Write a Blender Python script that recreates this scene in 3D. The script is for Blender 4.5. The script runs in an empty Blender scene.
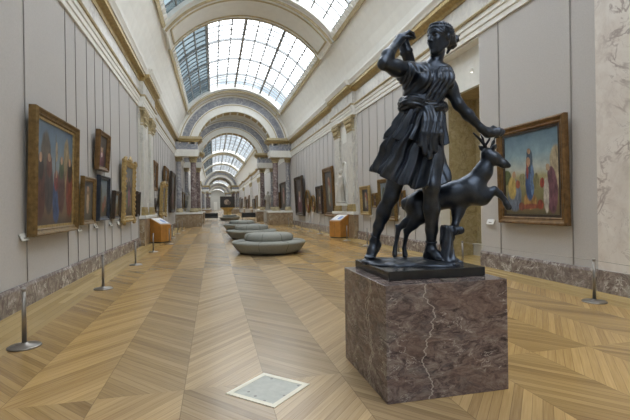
import bpy, math, random
import numpy as np
from mathutils import Matrix, Vector

# ------------------------------------------------------------------ camera, sky, exposure
SC = bpy.context.scene
COL = SC.collection
PI = math.pi
random.seed(4)

cam_data = bpy.data.cameras.new('camera')
cam = bpy.data.objects.new('camera', cam_data)
COL.objects.link(cam)
SC.camera = cam
cam_data.sensor_width = 36.0
cam_data.lens = 36.0 * 430.0 / 630.0
cam_data.shift_y = -4.0 / 630.0
cam_data.clip_end = 600
YAW, ROLL = .231, .0154
cam.matrix_world = (Matrix.Translation((0, 0, 1.5)) @ Matrix.Rotation(-YAW, 4, 'Z')
                    @ Matrix.Rotation(PI / 2, 4, 'X') @ Matrix.Rotation(-ROLL, 4, 'Z'))

SC.view_settings.view_transform = 'Standard'
SC.view_settings.look = 'None'
SC.view_settings.gamma = 1.0
SC.view_settings.use_curve_mapping = False
SC.view_settings.exposure = 0.0

SC.cycles.sample_clamp_indirect = 4.0
SKY = 7.0
world = bpy.data.worlds.new('sky')
SC.world = world
world.use_nodes = True
wt = world.node_tree
wt.nodes.clear()
wo = wt.nodes.new('ShaderNodeOutputWorld')
wb = wt.nodes.new('ShaderNodeBackground')
wc = wt.nodes.new('ShaderNodeTexCoord')
wn = wt.nodes.new('ShaderNodeTexNoise')
wn.inputs['Scale'].default_value = 2.2
wn.inputs['Detail'].default_value = 4
wr = wt.nodes.new('ShaderNodeValToRGB')
wr.color_ramp.elements[0].position = .40
wr.color_ramp.elements[0].color = (.115, .14, .165, 1)
wr.color_ramp.elements[1].position = .50
wr.color_ramp.elements[1].color = (.95, .975, 1, 1)
wt.links.new(wc.outputs['Generated'], wn.inputs['Vector'])
wt.links.new(wn.outputs['Fac'], wr.inputs['Fac'])
wt.links.new(wr.outputs['Color'], wb.inputs['Color'])
wb.inputs['Strength'].default_value = SKY
wt.links.new(wb.outputs['Background'], wo.inputs['Surface'])

# the hall
XL, XR = -2.91, 6.32
XC = .5 * (XL + XR)
VR, VZ = 4.5, 6.15                       # barrel vault radius and centre height
SKY_A = math.radians(52)                 # half angle of the skylight openings
SKYLIGHTS = [(-23.0, -10.9), (-8.3, 3.65), (6.35, 18.2), (20.9, 33.6), (38.4, 42.8), (48.0, 72.5), (75.5, 91.0), (93.0, 109.0),  # the skylight inside the first tribune is added, unseen, to light it
             (125.0, 142.0), (145.0, 163.0), (180.0, 226.0)]
TRIBUNES = [(35.0, 46.2), (111.0, 122.0), (166.0, 177.0)]
Y0, Y1 = -24.0, 230.0

for (a, b) in SKYLIGHTS[:8]:             # sky portals lying in the skylight openings
    ld = bpy.data.lights.new('skylight_portal', 'AREA')
    ld.shape = 'RECTANGLE'
    ld.size = 2 * VR * math.sin(SKY_A)
    ld.size_y = b - a
    ld.cycles.is_portal = True
    lo = bpy.data.objects.new('skylight_portal', ld)
    lo.location = (XC, (a + b) / 2, VZ + VR * math.cos(SKY_A) - .03)
    COL.objects.link(lo)

# ------------------------------------------------------------------ materials
class NT:
    def __init__(s, name):
        s.m = bpy.data.materials.new(name)
        s.m.use_nodes = True
        s.t = s.m.node_tree
        s.t.nodes.clear()
        s.out = s.t.nodes.new('ShaderNodeOutputMaterial')
        s.b = s.t.nodes.new('ShaderNodeBsdfPrincipled')
        s.t.links.new(s.b.outputs[0], s.out.inputs[0])
    def set(s, sock, v):
        if hasattr(v, 'is_output'):
            s.t.links.new(v, sock)
        elif isinstance(v, (tuple, list)) and len(v) == 3 and sock.type == 'RGBA':
            sock.default_value = (*v, 1)
        else:
            sock.default_value = v
    def inp(s, **k):
        for a, v in k.items():
            s.set(s.b.inputs[{'color': 'Base Color', 'rough': 'Roughness', 'metal': 'Metallic', 'normal': 'Normal',
                              'spec': 'Specular IOR Level', 'coat': 'Coat Weight', 'emit': 'Emission Color',
                              'emits': 'Emission Strength'}[a]], v)
        return s
    def co(s, which='Object'):
        return s.t.nodes.new('ShaderNodeTexCoord').outputs[which]
    def mapping(s, v, scale=(1, 1, 1), rot=(0, 0, 0), loc=(0, 0, 0)):
        n = s.t.nodes.new('ShaderNodeMapping')
        s.set(n.inputs['Vector'], v)
        n.inputs['Scale'].default_value = scale
        n.inputs['Rotation'].default_value = rot
        n.inputs['Location'].default_value = loc
        return n.outputs[0]
    def noise(s, v, scale, detail=4, rough=.55, dist=0.0, color=False):
        n = s.t.nodes.new('ShaderNodeTexNoise')
        s.set(n.inputs['Vector'], v)
        n.inputs['Scale'].default_value = scale
        n.inputs['Detail'].default_value = detail
        n.inputs['Roughness'].default_value = rough
        n.inputs['Distortion'].default_value = dist
        return n.outputs['Color' if color else 'Fac']
    def white(s, v):
        n = s.t.nodes.new('ShaderNodeTexWhiteNoise')
        s.set(n.inputs['Vector'], v)
        return n.outputs['Value']
    def voro(s, v, scale, feature='F1'):
        n = s.t.nodes.new('ShaderNodeTexVoronoi')
        n.feature = feature
        s.set(n.inputs['Vector'], v)
        n.inputs['Scale'].default_value = scale
        return n.outputs['Distance']
    def math(s, op, a, b=0.0, c=0.0):
        n = s.t.nodes.new('ShaderNodeMath')
        n.operation = op
        s.set(n.inputs[0], a); s.set(n.inputs[1], b)
        if op in ('MULTIPLY_ADD', 'SMOOTH_MIN', 'COMPARE'): s.set(n.inputs[2], c)
        return n.outputs[0]
    def vmath(s, op, a, b):
        n = s.t.nodes.new('ShaderNodeVectorMath')
        n.operation = op
        s.set(n.inputs[0], a); s.set(n.inputs[1], b)
        return n.outputs[0]
    def xyz(s, v):
        n = s.t.nodes.new('ShaderNodeSeparateXYZ')
        s.set(n.inputs[0], v)
        return n.outputs
    def comb(s, x, y, z=0.0):
        n = s.t.nodes.new('ShaderNodeCombineXYZ')
        for i, q in enumerate((x, y, z)): s.set(n.inputs[i], q)
        return n.outputs[0]
    def mix(s, f, a, b, mode='MIX'):
        n = s.t.nodes.new('ShaderNodeMix')
        n.data_type = 'RGBA'
        n.blend_type = mode
        s.set(n.inputs[0], f); s.set(n.inputs[6], a); s.set(n.inputs[7], b)
        return n.outputs[2]
    def ramp(s, f, stops, interp='LINEAR'):
        n = s.t.nodes.new('ShaderNodeValToRGB')
        n.color_ramp.interpolation = interp
        e = n.color_ramp.elements
        while len(e) < len(stops): e.new(.5)
        for i, (p, c) in enumerate(stops):
            e[i].position = p
            e[i].color = (*c, 1) if len(c) == 3 else c
        s.set(n.inputs[0], f)
        return n.outputs[0]
    def step(s, v, lo, hi):
        n = s.t.nodes.new('ShaderNodeMapRange')
        n.interpolation_type = 'SMOOTHSTEP'
        s.set(n.inputs[0], v); s.set(n.inputs[1], lo); s.set(n.inputs[2], hi)
        return n.outputs[0]
    def bump(s, h, strength=.3, dist=.01):
        n = s.t.nodes.new('ShaderNodeBump')
        s.set(n.inputs['Height'], h)
        n.inputs['Strength'].default_value = strength
        n.inputs['Distance'].default_value = dist
        s.set(s.b.inputs['Normal'], n.outputs[0])
        return s

def simple(name, color, rough=.5, metal=0.0, var=.12, scale=6.0, bump=0.0):
    n = NT(name)
    f = n.noise(n.co(), scale, 5)
    c0 = tuple(max(0, c * (1 - var)) for c in color)
    c1 = tuple(min(1, c * (1 + var)) for c in color)
    n.inp(color=n.ramp(f, [(.3, c0), (.7, c1)]), rough=rough, metal=metal)
    if bump: n.bump(n.noise(n.co(), scale * 6, 3), bump, .004)
    return n.m

def marble(name, cols, vein, scale=2.0, veinw=.035, rough=.25, vscale=1.2, stretch=(1, 1, 1), blot=.6):
    n = NT(name)
    v = n.mapping(n.co(), stretch)
    w = n.noise(v, scale * .8, 3, color=True)
    vv = n.vmath('ADD', v, n.vmath('MULTIPLY', n.vmath('SUBTRACT', w, (.5, .5, .5)), (blot, blot, blot)))
    base = n.ramp(n.noise(vv, scale * 2.2, 9, .68, .6), [(.28, cols[0]), (.43, cols[1]), (.56, cols[2]), (.72, cols[3])])
    d = n.math('ABSOLUTE', n.math('SUBTRACT', n.noise(vv, vscale, 5, .6, .5), .5))
    d2 = n.math('ABSOLUTE', n.math('SUBTRACT', n.noise(n.vmath('ADD', vv, (7, 3, 5)), vscale * 2.7, 4, .6, .8), .5))
    m1 = n.math('SUBTRACT', 1.0, n.step(d, 0.0, veinw))
    m2 = n.math('MULTIPLY', n.math('SUBTRACT', 1.0, n.step(d2, 0.0, veinw * .6)), .45)
    gate = n.step(n.noise(v, vscale * 1.3, 2), .42, .62)
    f = n.math('MULTIPLY', n.math('MAXIMUM', m1, m2), n.math('MULTIPLY_ADD', gate, .8, .2))
    n.inp(color=n.mix(f, base, vein), rough=rough)
    return n.m

M = {}
M['fabric'] = simple('wall_fabric', (.545, .53, .525), .85, 0, .05, 40, .08)
M['plaster'] = simple('vault_plaster', (.79, .785, .75), .8, 0, .04, 3)
M['plaster_white'] = simple('white_moulding', (.80, .80, .77), .6, 0, .05, 5)
M['pale_stone'] = marble('pale_pilaster_marble', [(.56, .55, .52), (.62, .61, .58), (.67, .66, .62), (.71, .70, .66)], (.50, .49, .48), 1.4, .04, .4)
M['frieze'] = marble('frieze_marble', [(.48, .47, .46), (.58, .57, .55), (.65, .64, .60), (.72, .70, .66)], (.44, .41, .39), 2.0, .06, .35)
M['pillar'] = marble('white_veined_marble', [(.64, .585, .55), (.74, .69, .65), (.80, .76, .725), (.85, .82, .79)], (.44, .38, .36), 1.1, .028, .3, .9)
M['blue_marble'] = marble('blue_grey_marble', [(.14, .15, .19), (.23, .245, .30), (.34, .355, .40), (.52, .52, .54)], (.62, .62, .62), 2.2, .03, .35)
n = NT('red_brown_marble')
v = n.co()
vs_ = n.mapping(v, (1.0, 1.0, 2.1))
w = n.vmath('MULTIPLY', n.vmath('SUBTRACT', n.noise(vs_, 2.0, 4, color=True), (.5, .5, .5)), (.5, .5, .5))
vv = n.vmath('ADD', vs_, w)
big = n.noise(vv, 2.2, 3)
base = n.ramp(n.noise(vv, 8.5, 12, .78, .5), [(.34, (.024, .020, .025)), (.43, (.090, .068, .070)), (.51, (.185, .142, .135)), (.60, (.28, .24, .225)), (.70, (.50, .46, .44))])
base = n.mix(n.math('MULTIPLY', n.step(big, .46, .62), .55), base, n.ramp(n.noise(vv, 13.0, 10, .76), [(.34, (.06, .036, .033)), (.66, (.29, .205, .18))]))
base = n.mix(n.math('MULTIPLY', n.step(n.noise(n.vmath('ADD', vv, (5, 2, 1)), 2.6, 3), .52, .66), .6), base, n.ramp(n.noise(vv, 16.0, 10, .76), [(.36, (.024, .022, .030)), (.66, (.26, .245, .25))]))
x_, y_, z_ = n.xyz(v)[:3]
nz = n.noise(n.comb(1.0, 2.0, n.math('MULTIPLY', z_, 1.0)), 4.5, 4, .6)
pv = n.math('ABSOLUTE', n.math('ADD', n.math('SUBTRACT', n.math('ADD', x_, y_), -.70), n.math('MULTIPLY_ADD', nz, .42, -.21)))
lv = n.math('ABSOLUTE', n.math('ADD', n.math('SUBTRACT', n.math('SUBTRACT', y_, n.math('MULTIPLY', x_, .3)), .02), n.math('MULTIPLY_ADD', nz, .5, -.25)))
vein = n.math('SUBTRACT', 1.0, n.step(n.math('MINIMUM', pv, lv), .002, .008))
th = n.math('ABSOLUTE', n.math('SUBTRACT', n.noise(vv, 2.4, 6, .62, .4), .5))
thin = n.math('MULTIPLY', n.math('SUBTRACT', 1.0, n.step(th, .0, .010)), n.step(n.noise(v, 3.0, 2), .45, .6))
base = n.mix(n.math('MULTIPLY', thin, .75), base, (.55, .51, .49))
base = n.mix(n.math('MULTIPLY', vein, .65), base, (.56, .52, .49))
n.inp(color=base, rough=.15)
M['red_marble'] = n.m
M['skirt_marble'] = marble('skirting_marble', [(.085, .066, .064), (.17, .135, .128), (.28, .235, .22), (.46, .42, .39)],
                           (.66, .63, .60), 3.2, .03, .25, 2.5)
M['column'] = marble('column_marble', [(.10, .07, .075), (.17, .12, .12), (.25, .19, .19), (.38, .32, .31)], (.5, .46, .44), 2.2, .03, .25, 1.5)
M['grey_column'] = marble('grey_column_marble', [(.16, .16, .19), (.24, .24, .27), (.32, .32, .34), (.42, .42, .43)], (.6, .6, .6), 2.2, .03, .3, 1.5)
M['brown_stone'] = marble('brown_dado_marble', [(.17, .115, .065), (.26, .185, .11), (.35, .26, .165), (.44, .35, .25)], (.5, .44, .36), 2.0, .03, .35, 1.2)
M['yellow_marble'] = marble('yellow_marble', [(.30, .24, .12), (.42, .35, .19), (.50, .43, .26), (.58, .52, .36)], (.30, .24, .14), 3.0, .03, .35, 2.2)
M['gold'] = simple('gilding', (.44, .34, .16), .45, .55, .22, 9)
M['gold_dull'] = simple('dull_gold_moulding', (.50, .42, .26), .55, .2, .18, 8)
M['iron'] = simple('skylight_bars', (.30, .31, .32), .5, .3, .1)
M['steel'] = simple('brushed_steel', (.30, .28, .26), .35, .85, .08, 30)
M['cable'] = simple('dark_rail', (.30, .285, .275), .5, .3, .1)
M['bronze'] = None
M['card'] = simple('white_card', (.80, .80, .78), .6, 0, .02)
M['black_slab'] = simple('black_marble', (.022, .023, .025), .22, 0, .2)
M['grey_cloth'] = simple('grey_upholstery', (.27, .275, .25), .85, 0, .10, 30, .15)
M['orange_wood'] = simple('honey_wood', (.46, .215, .05), .4, 0, .15, 5)
M['white_stone'] = simple('white_statuary', (.52, .50, .46), .5, 0, .06, 6)
M['dark'] = simple('dark_recess', (.05, .045, .04), .7, 0, .1)
M['end_wall'] = simple('end_wall_plaster', (.60, .60, .57), .8, 0, .04)

n = NT('bronze')
p = n.co()
f = n.noise(p, 7, 6, .6)
n.inp(color=n.ramp(f, [(.3, (.032, .040, .056)), (.55, (.060, .073, .098)), (.78, (.10, .112, .135))]),
      rough=n.math('MULTIPLY_ADD', f, .22, .24), metal=.9, spec=.6)
n.bump(n.noise(p, 60, 3), .08, .004)
M['bronze'] = n.m

def glass_mat(name, tint, rough_mix):
    n = NT(name)
    tr = n.t.nodes.new('ShaderNodeBsdfTransparent')
    f = n.noise(n.co(), .35, 3)
    n.set(tr.inputs[0], n.ramp(f, [(.3, tuple(c * .86 for c in tint)), (.65, tint)]))
    gl = n.t.nodes.new('ShaderNodeBsdfGlossy')
    gl.inputs['Roughness'].default_value = .1
    mx = n.t.nodes.new('ShaderNodeMixShader')
    mx.inputs[0].default_value = rough_mix
    n.t.links.new(tr.outputs[0], mx.inputs[1]); n.t.links.new(gl.outputs[0], mx.inputs[2])
    n.t.links.new(mx.outputs[0], n.out.inputs[0])
    n.t.nodes.remove(n.b)
    return n.m
M['glass'] = glass_mat('skylight_glass', (.97, .98, .98), .03)
M['glass_shade_tint'] = glass_mat('shade_tinted_glass', (.31, .35, .365), .05)  # shade and reflection of the roof above put into the pane tint

# chevron parquet: 0.67 m bands along the hall, slant and painted sheen alternate band by band and bay by bay
n = NT('chevron_parquet')
x, y, z = n.xyz(n.co())[:3]
BW, BL = .67, 7.35
xb = n.math('DIVIDE', n.math('SUBTRACT', x, .41 - BW * 20), BW)
ib = n.math('FLOOR', xb)
fb = n.math('SUBTRACT', xb, ib)
yb = n.math('DIVIDE', n.math('SUBTRACT', y, 3.70 - BL * 10), BL)
jb = n.math('FLOOR', yb)
par = n.math('MODULO', n.math('ADD', ib, jb), 2.0)
sg = n.math('MULTIPLY_ADD', par, 2.0, -1.0)
slant = n.math('MULTIPLY', n.math('MULTIPLY', n.math('SUBTRACT', fb, .5), sg), -.77)
q = n.math('DIVIDE', n.math('ADD', y, slant), .105)
iq = n.math('FLOOR', q)
fq = n.math('SUBTRACT', q, iq)
rnd = n.white(n.comb(ib, jb, iq))
edge = n.math('MINIMUM', fq, n.math('SUBTRACT', 1.0, fq))
edgeb = n.math('MULTIPLY', n.math('MINIMUM', fb, n.math('SUBTRACT', 1.0, fb)), BW / .105)
seam = n.step(n.math('MINIMUM', edge, edgeb), .0, .05)
grain = n.noise(n.comb(n.math('MULTIPLY', x, 3.0), n.math('MULTIPLY', n.math('ADD', y, slant), 30.0), n.math('MULTIPLY', rnd, 9.0)), 1.2, 5, .6)
wood = n.ramp(rnd, [(0, (.185, .12, .058)), (.25, (.265, .182, .09)), (.7, (.335, .235, .12)), (1, (.42, .30, .16))])
wood = n.mix(.45, wood, n.ramp(grain, [(.25, (.19, .12, .06)), (.75, (.42, .31, .18))]))
wood = n.mix(1.0, wood, (1.40, 1.28, .92), 'MULTIPLY')
wood = n.mix(1.0, wood, n.mix(par, (.86, .86, .86), (1.10, 1.10, 1.10)), 'MULTIPLY')  # sheen of the two slants painted in as lighter and darker tone
# straight border boards beside the walls
dx = n.math('ABSOLUTE', n.math('SUBTRACT', x, XC))
bp = n.math('DIVIDE', dx, .11)
bi = n.math('FLOOR', bp)
bf = n.math('SUBTRACT', bp, bi)
br = n.white(n.comb(bi, n.math('FLOOR', n.math('MULTIPLY_ADD', n.white(n.comb(bi, 3.0, 1.0)), 3.0, n.math('DIVIDE', y, 1.9))), 0.0))
bseam = n.step(n.math('MINIMUM', bf, n.math('SUBTRACT', 1.0, bf)), 0.0, .05)
bwood = n.ramp(br, [(0, (.40, .275, .105)), (1, (.58, .42, .18))])
isb = n.math('GREATER_THAN', dx, 3.86)
wood = n.mix(isb, wood, bwood)
seam = n.math('ADD', n.math('MULTIPLY', seam, n.math('SUBTRACT', 1.0, isb)), n.math('MULTIPLY', bseam, isb))
# bluish skylight reflection painted into the wood colour along the middle bands
sky_sheen = n.math('SUBTRACT', 1.0, n.step(n.math('ABSOLUTE', n.math('SUBTRACT', x, .55)), .5, 2.2))
sky_sheen = n.math('MULTIPLY', sky_sheen, .75)
wood = n.mix(sky_sheen, wood, n.mix(1.0, wood, (.90, 1.05, 1.72), 'MULTIPLY'))
wood = n.mix(n.math('MULTIPLY', n.math('SUBTRACT', 1.0, seam), .55), wood, (.09, .06, .03))
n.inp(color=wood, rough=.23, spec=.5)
n.bump(seam, .12, .004)
M['parquet'] = n.m

# ------------------------------------------------------------------ mesh helpers
class MB:
    def __init__(s): s.v = []; s.f = []
    def add(s, vs, fs):
        o = len(s.v)
        s.v += [tuple(p) for p in vs]
        s.f += [tuple(i + o for i in f) for f in fs]
        return s
    def box(s, x0, x1, y0, y1, z0, z1):
        return s.add([(x0, y0, z0), (x1, y0, z0), (x1, y1, z0), (x0, y1, z0), (x0, y0, z1), (x1, y0, z1), (x1, y1, z1), (x0, y1, z1)],
                     [(3, 2, 1, 0), (4, 5, 6, 7), (0, 1, 5, 4), (1, 2, 6, 5), (2, 3, 7, 6), (3, 0, 4, 7)])
    def prism(s, prof, y0, y1):                     # closed (x,z) profile swept along y
        k = len(prof)
        vs = [(px, y0, pz) for px, pz in prof] + [(px, y1, pz) for px, pz in prof]
        fs = [(i, (i + 1) % k, k + (i + 1) % k, k + i) for i in range(k)]
        return s.add(vs, fs + [tuple(range(k))[::-1], tuple(range(k, 2 * k))])
    def lathe(s, prof, c=(0, 0, 0), seg=20, cap=True, sx=1.0, sy=1.0):
        vs = []; fs = []
        for r, h in prof:
            for i in range(seg):
                a = 2 * PI * i / seg
                vs.append((c[0] + r * sx * math.cos(a), c[1] + r * sy * math.sin(a), c[2] + h))
        for j in range(len(prof) - 1):
            for i in range(seg):
                i2 = (i + 1) % seg
                fs.append((j * seg + i, j * seg + i2, (j + 1) * seg + i2, (j + 1) * seg + i))
        if cap:
            fs.append(tuple(range(seg))[::-1])
            fs.append(tuple(range((len(prof) - 1) * seg, len(prof) * seg)))
        return s.add(vs, fs)
    def tube(s, pts, rad, seg=8):
        pts = [Vector(p) for p in pts]
        rad = rad if isinstance(rad, (list, tuple)) else [rad] * len(pts)
        vs = []; fs = []
        up = Vector((0, 0, 1))
        for k, p in enumerate(pts):
            d = (pts[min(k + 1, len(pts) - 1)] - pts[max(k - 1, 0)]).normalized()
            ref = up if abs(d.dot(up)) < .95 else Vector((1, 0, 0))
            a = d.cross(ref).normalized(); b = a.cross(d)
            for i in range(seg):
                t = 2 * PI * i / seg
                vs.append(p + (a * math.cos(t) + b * math.sin(t)) * rad[k])
        for k in range(len(pts) - 1):
            for i in range(seg):
                i2 = (i + 1) % seg
                fs.append((k * seg + i, (k + 1) * seg + i, (k + 1) * seg + i2, k * seg + i2))
        fs.append(tuple(range(seg)))
        fs.append(tuple(range((len(pts) - 1) * seg, len(pts) * seg))[::-1])
        return s.add(vs, fs)
    def arc(s, r0, r1, y0, y1, a0, a1, seg=48, cx=None, cz=None):   # solid arch ring between two radii and two y, angle from the crown
        cx = XC if cx is None else cx; cz = VZ if cz is None else cz
        vs = []; fs = []
        for i in range(seg + 1):
            a = a0 + (a1 - a0) * i / seg
            sn, cs = math.sin(a), math.cos(a)
            for r, yy in ((r0, y0), (r1, y0), (r1, y1), (r0, y1)):
                vs.append((cx + r * sn, yy, cz + r * cs))
        for i in range(seg):
            for j in range(4):
                j2 = (j + 1) % 4
                fs.append((i * 4 + j, i * 4 + j2, (i + 1) * 4 + j2, (i + 1) * 4 + j))
        fs.append((3, 2, 1, 0)); fs.append(tuple(seg * 4 + j for j in range(4)))
        return s.add(vs, fs)
    def build(s, name, mat, parent=None, smooth=False, bevel=0.0, kind=None):
        me = bpy.data.meshes.new(name)
        me.from_pydata(s.v, [], s.f)
        me.validate()
        import bmesh
        bm = bmesh.new(); bm.from_mesh(me)
        bmesh.ops.recalc_face_normals(bm, faces=bm.faces)
        bm.to_mesh(me); bm.free()
        o = bpy.data.objects.new(name, me)
        COL.objects.link(o)
        if mat is not None: me.materials.append(mat)
        if smooth:
            for q in me.polygons: q.use_smooth = True
        if bevel:
            b = o.modifiers.new('bevel', 'BEVEL'); b.width = bevel; b.segments = 2; b.limit_method = 'ANGLE'
        if parent is not None: o.parent = parent
        if kind: o['kind'] = kind
        return o

def tag(o, label, cat, group=None, kind=None):
    o['label'] = label; o['category'] = cat
    if group: o['group'] = group
    if kind: o['kind'] = kind
    return o
def thing(name, label, cat, loc=(0, 0, 0), rz=0.0, group=None, kind=None):
    o = bpy.data.objects.new(name, None)
    o.empty_display_size = .1
    COL.objects.link(o)
    o.location = loc; o.rotation_euler = (0, 0, rz)
    return tag(o, label, cat, group, kind)
def dup(root, loc=None, rz=None, label=None, group=None):
    c = root.copy(); COL.objects.link(c)
    if loc is not None: c.location = loc
    if rz is not None: c.rotation_euler = (0, 0, rz)
    if label: c['label'] = label
    if group: c['group'] = group
    for ch in list(root.children):
        d = ch.copy(); COL.objects.link(d); d.parent = c
        for g in list(ch.children):
            e = g.copy(); COL.objects.link(e); e.parent = d
    return c
def struct(mb, name, mat, parent=None, smooth=False):
    return mb.build(name, mat, parent, smooth, kind='structure')

# ------------------------------------------------------------------ floor, walls
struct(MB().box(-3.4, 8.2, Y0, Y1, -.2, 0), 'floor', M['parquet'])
OP0, OP1, OPZ = 9.23, 11.2, 5.57          # doorway recess in the right wall
WT = 7.25
struct(MB().box(XL - .35, XL, Y0, Y1, 0, WT), 'wall_left', M['fabric'])
wr_ = MB().box(XR, XR + .3, Y0, OP0, 0, WT).box(XR, XR + .3, OP1, Y1, 0, WT).box(XR, XR + .3, OP0, OP1, OPZ, WT)
struct(wr_, 'wall_right', M['fabric'])
struct(MB().box(XL - .35, XR + .3, Y0 - .3, Y0, 0, 11), 'wall_back', M['end_wall'])
ew = struct(MB().box(XL - .35, XR + .3, Y1, Y1 + .3, 0, 11), 'wall_front', M['end_wall'])
struct(MB().box(.2, 1.5, Y1 - .1, Y1, 0, 4.2).box(-.05, .2, Y1 - .2, Y1, 0, 4.5).box(1.5, 1.75, Y1 - .2, Y1, 0, 4.5).box(-.05, 1.75, Y1 - .2, Y1, 4.2, 4.5),
       'door_1', M['plaster_white'])
# the recess: white panel over a deeper alcove lined with yellow marble
struct(MB().box(XR + .28, XR + .40, OP0 - .1, OP1 + .1, 4.53, OPZ + .1), 'trim_1', M['plaster_white'])
struct(MB().box(XR + .002, XR + .3, OP1 - .02, OP1 + .001, 0, OPZ).box(XR + .002, XR + .3, OP0 - .001, OP0 + .02, 0, OPZ)
       .box(XR + .002, XR + .3, OP0, OP1, OPZ - .02, OPZ + .001), 'trim_2', M['plaster'])
struct(MB().box(7.5, 7.7, OP0 - .6, OP1 + .6, 0, 4.53).box(XR + .3, 7.6, OP1, OP1 + .2, 0, 4.53).box(XR + .3, 7.6, OP0 - .2, OP0, 0, 4.53),
       'wall_alcove', M['yellow_marble'])
struct(MB().box(XR + .41, 7.7, OP0 - .3, OP1 + .3, 4.54, 4.7), 'ceiling_alcove', M['gold_dull'])
struct(MB().box(7.38, 7.5, OP0, OP1, 0, .30).box(7.35, 7.5, OP0, OP1, .30, .34), 'baseboard_alcove', M['pale_stone'])

PIL = [-9.6, 20.1, 60.5, 74.0, 92.0]      # centres of the pilaster pairs
PW = 1.75
def runs(a, b, holes):
    out = []; y = a
    for h0, h1 in sorted(holes):
        if h0 > y: out.append((y, h0))
        y = max(y, h1)
    if y < b: out.append((y, b))
    return out
holes = [(c - PW, c + PW) for c in PIL] + [(t0 - .4, t1 + .4) for t0, t1 in TRIBUNES]
SK = .36
for side, nm in ((-1, 'left'), (1, 'right')):
    X = XL if side < 0 else XR
    b = MB()
    hh = holes + ([(OP0, OP1)] if side > 0 else [])
    for a, c in runs(Y0, Y1, hh):
        b.prism([(X, 0), (X - side * .05, 0), (X - side * .05, SK - .05), (X - side * .03, SK), (X, SK)][::1], a, c)
    struct(b, 'baseboard_' + nm, M['skirt_marble'])
    # architrave, frieze and cornice: one moulding each, breaking forward over the pilasters
    arch, line, fr, gold, top = MB(), MB(), MB(), MB(), MB()
    segs = [(a, c, 0.0) for a, c in runs(Y0, Y1, [(q - PW, q + PW) for q in PIL])] + [(q - PW, q + PW, .16) for q in PIL]
    for a, c, o in segs:
        def P(l): return [(X - side * (d + (o if d > 0 else 0)), zz) for d, zz in l]
        arch.prism(P([(0, 5.60), (.05, 5.60), (.05, 5.72), (.08, 5.74), (.08, 5.86), (.11, 5.88), (.11, 6.0), (0, 6.0)]), a, c)
        line.prism(P([(0, 6.0), (.15, 6.0), (.17, 6.04), (.13, 6.09), (0, 6.09)]), a, c)
        fr.prism(P([(0, 6.09), (.06, 6.09), (.06, 6.62), (0, 6.62)]), a, c)
        gold.prism(P([(0, 6.62), (.09, 6.62), (.12, 6.70), (.20, 6.76), (.30, 6.78), (.30, 6.90), (0, 6.90)]), a, c)
        top.prism(P([(0, 6.90), (.33, 6.90), (.36, 6.97), (.42, 7.06), (.42, 7.12), (0, 7.16)]), a, c)
    k = 3 if side < 0 else 8
    struct(arch, 'trim_%d' % k, M['plaster_white'])
    struct(line, 'trim_%d' % (k + 1), M['gold_dull'])
    struct(fr, 'trim_%d' % (k + 2), M['frieze'])
    struct(gold, 'trim_%d' % (k + 3), M['gold'])
    struct(top, 'trim_%d' % (k + 4), M['plaster'])

# ------------------------------------------------------------------ barrel vault and skylights
AE = math.acos((7.10 - VZ) / VR)
ths = sorted(set([-AE, -SKY_A, SKY_A, AE] + [-AE + (AE - SKY_A) * i / 5 for i in range(6)] + [AE - (AE - SKY_A) * i / 5 for i in range(6)]
                 + [-SKY_A + 2 * SKY_A * i / 24 for i in range(25)]))
ys = sorted(set([Y0, Y1] + [v for s_ in SKYLIGHTS for v in s_]))
def hole(i, j):
    tm = .5 * (ths[i] + ths[i + 1]); ym = .5 * (ys[j] + ys[j + 1])
    return abs(tm) < SKY_A and any(a < ym < b for a, b in SKYLIGHTS)
v = MB()
vi = {}
def vp(i, j, r):
    k = (i, j, r)
    if k not in vi:
        vi[k] = len(v.v)
        v.v.append((XC + r * math.sin(ths[i]), ys[j], VZ + r * math.cos(ths[i])))
    return vi[k]
RO = VR + .4
for i in range(len(ths) - 1):
    for j in range(len(ys) - 1):
        if hole(i, j): continue
        v.f.append((vp(i, j, VR), vp(i + 1, j, VR), vp(i + 1, j + 1, VR), vp(i, j + 1, VR)))
        v.f.append((vp(i, j, RO), vp(i, j + 1, RO), vp(i + 1, j + 1, RO), vp(i + 1, j, RO)))
        for (p, q, di, dj) in (((i, j), (i + 1, j), 0, -1), ((i, j + 1), (i + 1, j + 1), 0, 1), ((i, j), (i, j + 1), -1, 0), ((i + 1, j), (i + 1, j + 1), 1, 0)):
            a_, b_ = i + di, j + dj
            if 0 <= a_ < len(ths) - 1 and 0 <= b_ < len(ys) - 1 and not hole(a_, b_): continue
            v.f.append((vp(*p, VR), vp(*q, VR), vp(*q, RO), vp(*p, RO)))
struct(v, 'ceiling', M['plaster'], smooth=False)

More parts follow.
